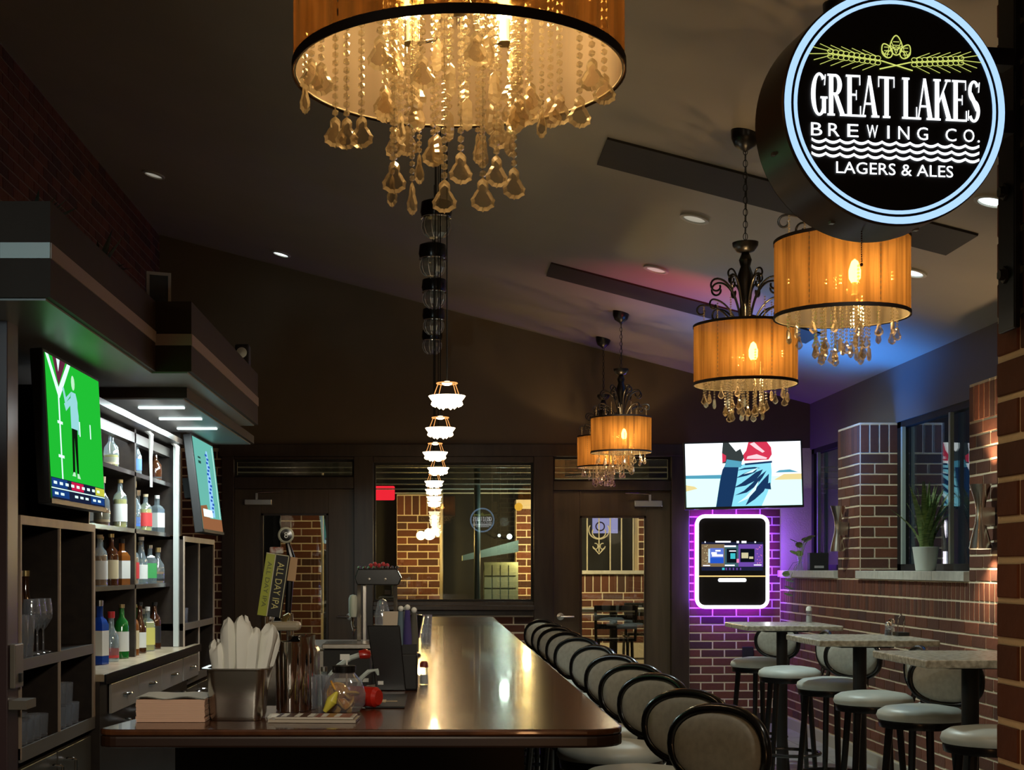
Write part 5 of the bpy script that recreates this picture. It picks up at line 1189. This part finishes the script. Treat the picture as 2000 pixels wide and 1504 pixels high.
pc.location = (X(765, 5.25), 5.25, BZ + .001)
shaker(X(828, 4.96), 4.98, BZ + .001, 'tall glass salt shaker beside the menu holder on the bar', .016, .082, mat('dark red cap', (.2, .03, .02), .4))
bl = tag(MB().lathe([(.001, 0), (.012, 0), (.016, .03), (.014, .07), (.019, .075), (.019, .13), (.001, .14)], n=12).build('pepper_mill', M_black, None, loc=(X(806, 5.9), 5.9, BZ + .001)), 'dark pepper mill farther up the bar edge', 'pepper mill')
tm_ = thing('payment_terminal', 'black payment terminal on an angled stand by the bar edge', 'terminal', (X(806, 6.6), 6.6, BZ + .001), R(-10))
MB().lathe([(.001, 0), (.04, 0), (.035, .01), (.012, .015), (.012, .09)], n=14).build('stand', M_blackm, tm_); MB().prism([(-.045, .08), (.03, .08), (.05, .19), (-.02, .19)], .03, 'y', -.015).build('screen_body', M_black, tm_, smooth=None, bevel=.004)
# dispenser tower
dp = thing('drink_dispenser', 'steel framed drink dispenser with a black head box beside the bar', 'dispenser', (X(738, 6.3), 6.3, .847))
MB().prism([(-.10, .52), (-.085, .56), (.085, .56), (.105, .52), (.092, .49), (-.088, .49)], .12, 'y', -.06).build('head_box', M_black, dp, smooth=None, bevel=.004)
for x in (-.082, .078): MB().box(x - .008, x + .008, -.02, .0, .0, .49).build('column', M_chrome, dp, smooth=None)
MB().box(-.064, -.052, -.02, .03, .0, .49).build('inner_column', M_steel, dp, smooth=None)
MB().box(-.10, .10, -.06, .06, .14, .16).build('drip_tray', M_steel, dp, smooth=None, bevel=.004)
MB().box(-.10, .10, -.05, .07, 0, .14).build('base', M_blackm, dp, smooth=None, bevel=.006)
MB().lathe([(.001, .26), (.03, .26), (.034, .36), (.02, .42), (.001, .43)], n=16).build('brew_vessel', M_clear, dp, loc=(.02, 0, 0)); MB().box(-.03, .07, -.03, .03, .24, .26).build('vessel_shelf', M_steel, dp, smooth=None)
for x in (-.035, .035): MB().lathe([(.001, 0), (.007, 0), (.006, .004), (.001, .005)], n=12).build('knob', M_nickel, dp, loc=(x, -.062, .515), rot=(R(90), 0, 0))
for k in range(8): MB().sphere((-.08 + .022 * k + (.012 if k > 3 else 0), -.05, .566), .008, 8, 5).build('chrome_bead', M_chrome, dp)
for k in range(5): MB().sphere((-.03 + .018 * k, -.02, .575 + .006 * (k % 2)), .010, 8, 5).build('red_berry', mat('red berry', (.5, .05, .06), .3), dp)
MB().lathe([(.001, 0), (.016, .005), (.020, .03), (.020, .085), (.014, .10), (.001, .103)], n=14).build('white_canister', mat('milky plastic', (.6, .66, .6), .4), dp, loc=(-.108, -.01, .345))
MB().tube([(-.108, -.01, .35), (-.112, -.01, .32), (-.104, -.01, .29), (-.112, -.012, .265)], [.008, .005, .006, .003], 8).build('spout', M_chrome, dp)
MB().tube([(-.108, -.01, .30), (-.085, -.01, .305)], .006, 8).build('spout_arm', M_chrome, dp)
rk = thing('steel_rack', 'low steel shelf rack left of the dispenser behind the bar', 'rack', (X(680, 5.95), 5.95, .847))
MB().box(-.10, .10, -.12, .12, .235, .255).build('rack_top', M_steel, rk, smooth=None, bevel=.003); MB().box(-.095, .095, -.11, .11, .0, .23).build('rack_body', M_blackm, rk, smooth=None)
MB().box(-.09, .09, -.115, -.11, .10, .115).build('rack_rail', M_nickel, rk, smooth=None)
hs = thing('soda_gun', 'soda gun with pale hose and red grip lying behind the jar', 'soda gun', (0, 0, 0))
p = [P(640, 1325, 4.75), P(662, 1300, 4.75), P(685, 1285, 4.75), P(706, 1278, 4.75)]
MB().tube(p, .0085, 10).build('hose', mat('pale hose', (.55, .62, .58), .4), hs); MB().tube([P(702, 1279, 4.75), P(714, 1277, 4.75), P(724, 1279, 4.75)], [.014, .017, .012], 10).build('red_grip', mat('red plastic', (.5, .02, .01), .25), hs)
MB().tube([P(724, 1279, 4.75), P(735, 1272, 4.75)], [.012, .014], 8).build('nozzle', mat('peach plastic', (.6, .35, .25), .4), hs); MB().tube([P(640, 1325, 4.75), P(630, 1375, 4.75), P(628, 1400, 4.75)], .0085, 8).build('hose_tail', MATS['pale hose'], hs)
hs2 = tag(MB().tube([P(700, 1345, 4.72), P(705, 1325, 4.72), P(720, 1312, 4.72), P(735, 1308, 4.72), P(750, 1345, 4.74)], .008, 8).build('grey_hose', mat('pale hose', (.55, .62, .58), .4), None), 'second pale hose looping down behind the red bottle', 'hose')
# bottles and glasses in the well behind the arm
bottle(X(617, 4.75), 4.75, .842, 'slim', .028, .235, GL['green'], None, LB['green'], CP['silver'], 'small green bottle in the well behind the steel tins', 'bottles in the well')
bottle(X(632, 4.90), 4.92, .842, 'slim', .026, .23, GL['clear'], None, LB['white'], CP['silver'], 'clear slim bottle just right of the green bottle', 'bottles in the well')
for k, (px, yy) in enumerate([(609, 4.12), (628, 4.17), (640, 4.14)]):
    tag(put('pint_glass', GP['pint'], None, (X(px, yy), yy, BZ + .001)), 'empty clear glass behind the tins on the bar, %s' % ['leftmost', 'middle', 'rightmost'][k], 'glass', 'empty glasses beside the garnish jar')
    bpy.data.objects[COL.objects[-1].name].scale = (.55, .55, .62)
yl = tag(MB().tube([(0, 0, 0), (.02, 0, .03), (.035, 0, .055)], [.006, .016, .004], 10).build('lemon_wedge', mat('lemon', (.75, .65, .08), .4), None, loc=(X(634, 3.98), 3.98, BZ + .006)), 'yellow lemon wedge left of the garnish jar', 'lemon')
for k in range(6):
    yy = 7.6 + k * .6
    tag(put('rocks_glass', GP['rocks'], None, (-.05, yy, BZ + .001)), 'short clear glass along the inner bar edge, %s from the camera' % ORD[k], 'glass', 'glasses along the bar edge').scale = (.7, .7, .7)

# ================================================================ BEER TAPS
tt = thing('tap_tower', 'beer tap tower with a long black and yellow ALL DAY IPA handle', 'beer tap', (X(520, 4.62), 4.72, .847))
ox, oz = X(520, 4.55), .84
def tl(px, py, y=4.55): p_ = P(px, py, y); return Vector((p_.x - ox, y - 4.55, p_.z - oz))
MB().box(-.12, .16, -.05, .08, .0, .31).build('tower_body', M_steel, tt, smooth=None, bevel=.02)
MB().tube([tl(512, 1262), tl(511, 1212)], .018, 14).build('neck', M_chrome, tt)
MB().tube([tl(562, 1262, 4.6), tl(560, 1206, 4.6)], .013, 12).build('neck', M_chrome, tt)
MB().box(-.01, .10, -.02, .05, tl(0, 1238).z - .005, tl(0, 1222).z).build('drip_cover', mat('beige cover', (.40, .34, .24), .4), tt, smooth=None, bevel=.012)
MB().tube([tl(545, 1232), tl(552, 1213), tl(560, 1207)], [.007, .010, .006], 8).build('brass_knob', mat('brass', (.6, .5, .2), .3, 1.0), tt)
h = MB(); c0, c1 = tl(522, 1212), tl(541, 1086)
def box4(b, p0, p1, w0, w1, d):
    ax = (p1 - p0).normalized(); sd = Vector((ax.z, 0, -ax.x)); dy = Vector((0, d, 0))
    b.rings([[p + sd * w0 - dy, p + sd * w1 - dy, p + sd * w1 + dy, p + sd * w0 + dy] for p in (p0, p1)])
b = MB(); box4(b, c0, c1, -.043, .034, .016); hd = b.build('tap_handle', M_blackm, tt, smooth=None, bevel=.003)
b = MB(); box4(b, c0 + Vector((0, -.0172, 0)), c1 + Vector((0, -.0172, 0)), -.043, -.013, .001); b.build('yellow_panel', mat('lime yellow enamel', (.42, .46, .03), .35), hd, smooth=None)
b = MB(); mcream = mat('cream outline', (.62, .58, .35), .4)
for w0, w1 in ((-.0135, -.0105), (.0300, .0325)): box4(b, c0 + Vector((0, -.018, 0)), c1 + Vector((0, -.018, 0)), w0, w1, .001)
ax = (c1 - c0).normalized(); box4(b, c1 - ax * .003 + Vector((0, -.018, 0)), c1 + Vector((0, -.018, 0)), -.043, .0325, .001); b.build('outline', mcream, hd, smooth=None)
def tapline(s_, ccol, w_off, L_, hgt, nm):
    v, fs = text_pts(s_, L_, hgt); sd = Vector((ax.z, 0, -ax.x)); mid = (c0 + c1) / 2 + sd * w_off + Vector((0, -.0195, 0))
    b = MB(); b.add([mid - ax * p_[0] + sd * p_[2] for p_ in v], fs); b.build(nm, ccol, hd, smooth=None)
tapline('ALL DAY IPA', mat('gold lettering', (.70, .62, .22), .4), .010, .155, .022, 'main_lettering')
tapline('ALL DAY IPA', mat('olive lettering', (.10, .12, .01), .4), -.027, .150, .014, 'side_lettering')
MB().box(-.022, .022, -.012, .012, 0, .022).build('crest_block', mat('crest mixed', (.30, .08, .05), .5, col2=(.6, .6, .55), scale=60), hd, smooth=None, loc=tuple(c1 + Vector((-.012, 0, .002))), bevel=.004)
MB().tube([c0, c0 - ax * .02], [.014, .010], 10).build('ferrule', M_chrome, hd)
h2 = MB(); q0, q1 = tl(557, 1205, 4.6), tl(563, 1090, 4.6)
h2.tube([q0, (q0 + q1) / 2, q1, tl(556, 1062, 4.6)], [.010, .013, .013, .008], 10); h2 = h2.build('tap_handle', M_black, tt)
b = MB(); box4(b, tl(563, 1140, 4.58), tl(568, 1092, 4.58), -.014, .014, .004); b.build('orange_badge', mat('orange badge', (.55, .32, .14), .5), h2, smooth=None)
b = MB(); b.lathe([(.001, 0), (.026, 0), (.027, .004), (.022, .008), (.001, .008)], n=24); b.build('round_badge', mat('cream badge rim', (.5, .5, .38), .4), h2, loc=tuple(tl(553, 1047, 4.58)), rot=(R(90), 0, 0))
b = MB(); b.lathe([(.001, 0), (.020, 0), (.001, .002)], n=24); b.build('badge_face', M_black, h2, loc=tuple(tl(553, 1047, 4.571)), rot=(R(90), 0, 0))
v, fs = text_pts('8', .012, .020); b = MB(); p0 = tl(553, 1047, 4.567); b.add([(p_[0] + p0.x, p0.y, p_[2] + p0.z) for p_ in v], fs); b.build('badge_mark', M_white, h2, smooth=None)

# ================================================================ PATIO BEYOND THE BACK WINDOWS
YP = 16.5
pw = struct(bld('wall_patio', mat('dark patio wall', (.012, .014, .016), .7), (-3.2, 4.6, YP + .5, YP + .6, 0, 4)))
pierA = struct(bld('wall_patio_pier', M_mortar, (X(775, YP), X(864, YP), YP, YP + .3, 0, 2.26)))
lay(pierA, (0, YP, 0), 0, brick_cells(X(775, YP), X(864, YP), .6, 2.02, L=.24, H=.085) + brick_cells(X(775, YP), X(864, YP), 2.02, 2.25, 'soldier', H=.09), 300)
pierB = struct(bld('wall_patio_pier', M_mortar, (X(1008, YP), X(1090, YP), YP, YP + .3, 0, 2.2)))
lay(pierB, (0, YP, 0), 0, brick_cells(X(1008, YP), X(1090, YP), .6, 2.1, L=.24, H=.085, off=1), 300)
pierC = struct(bld('wall_patio_pier', M_mortar, (X(548, YP), X(628, YP), YP, YP + .3, 0, 2.2)))
lay(pierC, (0, YP, 0), 0, brick_cells(X(548, YP), X(628, YP), .4, 2.3, L=.24, H=.085), 300)
pierD = struct(bld('wall_patio_low', M_mortar, (X(1095, YP), X(1300, YP), YP, YP + .3, 0, 1.37)))
lay(pierD, (0, YP, 0), 0, brick_cells(X(1095, YP), X(1300, YP), .55, 1.13, L=.24, H=.085) + brick_cells(X(1095, YP), X(1300, YP), 1.13, 1.34, 'soldier', H=.09), 300)
pierE = struct(bld('wall_patio_pier', M_mortar, (X(1246, YP), X(1300, YP), YP - .02, YP + .3, 1.37, 2.35)))
lay(pierE, (0, YP - .02, 0), 0, brick_cells(X(1246, YP), X(1300, YP), 1.38, 2.3, L=.24, H=.085), 200)
struct(bld('trim_patio_sill', M_stone, (X(1095, YP), X(1300, YP), YP - .08, YP, 1.345, 1.385)))
struct(bld('ceiling_patio', mat('patio ceiling', (.006, .007, .006), .7), (-3.2, 4.6, 13.2, YP + .6, 2.95, 3.0)))
pb = thing('patio_beams', 'row of thin pale metal beams under the patio roof', 'beams', (0, 0, 0))
for k in range(6):
    yy = 13.9 + k * .45; zz = Z([911, 921, 933, 944, 954, 962][k], yy); MB().box(-3.0, 4.4, yy, yy + .03, zz - .012, zz).build('beam', mat('pale metal beam', (.45, .5, .46), .4), pb, smooth=None)
gw = thing('patio_half_wall', 'pale green tiled half wall with a sloped capping beyond the window', 'half wall', (0, 0, 0))
MB().box(X(945, 15.8), X(1012, 15.8), 15.8, 15.9, 0, Z(1098, 15.8)).build('tiled_face', mat('grey green tile', (.16, .20, .15), .5), gw, smooth=None)
for i in range(4):
    for j in range(4): MB().box(X(946 + i * 16, 15.8), X(960 + i * 16, 15.8), 15.785, 15.8, Z(1196 - j * 24, 15.8), Z(1175 - j * 24, 15.8)).build('tile', mat('grey green tile', (.16, .20, .15), .5), gw, smooth=None)
MB().prism([(X(903, 15.6), Z(1095, 15.6)), (X(903, 15.6), Z(1085, 15.6)), (X(1012, 15.6), Z(1055, 15.6)), (X(1012, 15.6), Z(1078, 15.6))], .3, 'y', 15.55).build('capping', mat('pale green capping', (.30, .36, .28), .5), gw, smooth=None)
tag(MB().cyl((X(932, 15.3), 15.3, 0), (X(932, 15.3), 15.3, 2.6), .035, n=14).build('patio_post', mat('green black post', (.02, .04, .04), .4), None), 'dark green round post standing beyond the back window', 'post')
tag(MB().cyl((X(862, 16.2), 16.2, 0), (X(862, 16.2), 16.2, 2.3), .02, n=10).build('downpipe', mat('pale pipe', (.5, .45, .35), .4), None), 'pale vertical downpipe at the edge of the lit brick pier', 'pipe')
tag(MB().cyl((X(630, 16.2), 16.2, 0.9), (X(630, 16.2), 16.2, 2.5), .015, n=10).build('conduit', mat('pale pipe', (.5, .45, .35), .4), None), 'thin pale conduit seen through the left door glass', 'pipe')
tag(MB().box(X(730, 15.9), X(771, 15.9), 15.9, 15.93, Z(977, 15.9), Z(949, 15.9)).build('red_neon_sign', emis('red neon', (1.0, .02, .04), 1.2), None, smooth=None, bevel=.05), 'glowing red sign beyond the window at its left side', 'sign')
MB().box(X(748, 15.9), X(752, 15.9), 15.93, 17.0, Z(966, 15.9), Z(960, 15.9)).build('sign_bracket', M_iron, [o for o in COL.objects if o.name == 'red_neon_sign'][0], smooth=None)
for k, (px, py, c, s_, w) in enumerate([(822, 1046, (1, .75, .35), 9, 'dazzling warm patio lamp on the brick pier'), (995, 1048, (.85, 1, .9), 4, 'bright white patio lamp above the green half wall'), (975, 1046, (.85, 1, .9), 2, 'smaller dimmer patio lamp left of the white one'), (1013, 990, (1, .5, .05), 1.0, 'round amber ball standing in for a chandelier reflection beside the right pier')]):  # amber globe is a chandelier reflection in the glass, built as an object
    r = [.05, .03, .018, .045][k]; p_ = P(px, py, 15.7)
    t = thing('patio_lamp', w, 'lamp', p_, 0, 'lamps on the patio')
    MB().sphere((0, 0, 0), r, 14, 8).build('globe', emis('patio globe %d' % k, c, s_), t); MB().cyl((0, r * .8, 0), (0, 1.31 if k else .8, 0), .008, n=8).build('neck', M_iron, t)
light('patio_pier_light', 'POINT', (X(822, 15.7), 15.7, Z(1046, 15.7) - .02), 110, (1, .62, .17), .05)
light('patio_white_light', 'POINT', (X(985, 15.2), 15.2, 1.9), 10, (.8, 1, .85), .05)
light('patio_right_light', 'POINT', (X(1200, 15.4), 15.4, 1.75), 30, (1, .8, .5), .08)
light('patio_right_pier_light', 'POINT', (X(1030, 15.7), 15.7, 1.6), 40, (1, .68, .25), .05)
light('patio_left_light', 'POINT', (X(560, 15.2), 15.2, 1.9), 4, (1, .8, .55), .08)
ig = thing('iron_window_grille', 'pale wrought iron window grille with scrolls seen through the right door', 'grille', (0, 0, 0))
yg = 16.46; b = MB()
for px in (1147, 1192, 1214, 1237): MB().tube([P(px, 1008, yg), P(px, 1116, yg)], .008, 6).build('upright', mat('cream iron', (.6, .56, .42), .5), ig)
for s_ in (-1, 1):
    for rr, cy in ((20, 1035), (13, 1040)):
        MB().tube([P(1170 + s_ * rr * sin(a * pi / 12), cy + rr * cos(a * pi / 12) * .9, yg) for a in range(0, 9)], .007, 5).build('scroll', MATS['cream iron'], ig)
    MB().tube([P(1170 + s_ * (7 + 5 * cos(a * pi / 5)), 1067 + 6 * sin(a * pi / 5), yg) for a in range(9)], .006, 5).build('scroll', MATS['cream iron'], ig)
MB().tube([P(1170, 1010, yg), P(1170, 1078, yg)], .007, 5).build('centre_bar', MATS['cream iron'], ig)
MB().tube([P(1160, 1070, yg), P(1170, 1082, yg), P(1181, 1070, yg)], .009, 5).build('point', MATS['cream iron'], ig)
ps = thing('lit_poster', 'pale lilac lit poster behind the iron grille', 'poster', P(1182, 1025, 16.97))
MB().box(-.15, .15, 0, .02, -.10, .13).build('sheet', emis('lilac poster', (.45, .42, .75), .8), ps, smooth=None)
MB().torus((-.06, -.004, -.02), .05, .008, 20, 5, 'y').build('ring_print', mat('dark print', (.03, .02, .05), .5), ps)
pt = thing('patio_table', 'white topped patio table beyond the right door', 'table', (X(1198, 14.6), 14.6, 0))
MB().box(-.42, .42, -.25, .25, .97, 1.0).build('table_top', mat('white patio top', (.6, .62, .58), .4), pt, smooth=None, bevel=.004); MB().cyl((0, 0, 0), (0, 0, .97), .04, n=12).build('post', M_blackm, pt); MB().lathe([(.001, .03), (.25, .01), (.25, 0), (.001, 0)], n=20).build('base', M_blackm, pt)
def pchair(x, y, label):
    t = thing('patio_chair', label, 'chair', (x, y, 0), 0, 'black slatted patio bar chairs')
    MB().box(-.2, .2, -.2, .2, .70, .73).build('seat', M_black, t, smooth=None, bevel=.01)
    for a, b_ in ((-.18, -.18), (.18, -.18), (-.18, .18), (.18, .18)): MB().cyl((a, b_, 0), (a * .9, b_ * .9, .70), .015, n=8).build('leg', M_black, t)
    for a in (-.19, .19): MB().tube([(a, -.19, .70), (a * 1.05, -.22, 1.05)], .014, 8).build('back_post', M_black, t)
    for z in (.82, .91, 1.0): MB().box(-.2, .2, -.235, -.215, z, z + .05).build('back_slat', M_black, t, smooth=None, bevel=.005)
    for z in (.25, .45): MB().box(-.18, .18, -.19, -.17, z, z + .02).build('rung', mat('worn metal rung', (.3, .26, .2), .4, .8), t, smooth=None)
pchair(X(1198, 14.1), 14.12, 'black slatted patio chair in front of the white topped table'); pchair(X(1262, 14.9), 15.25, 'black slatted patio chair half hidden behind the door edge')
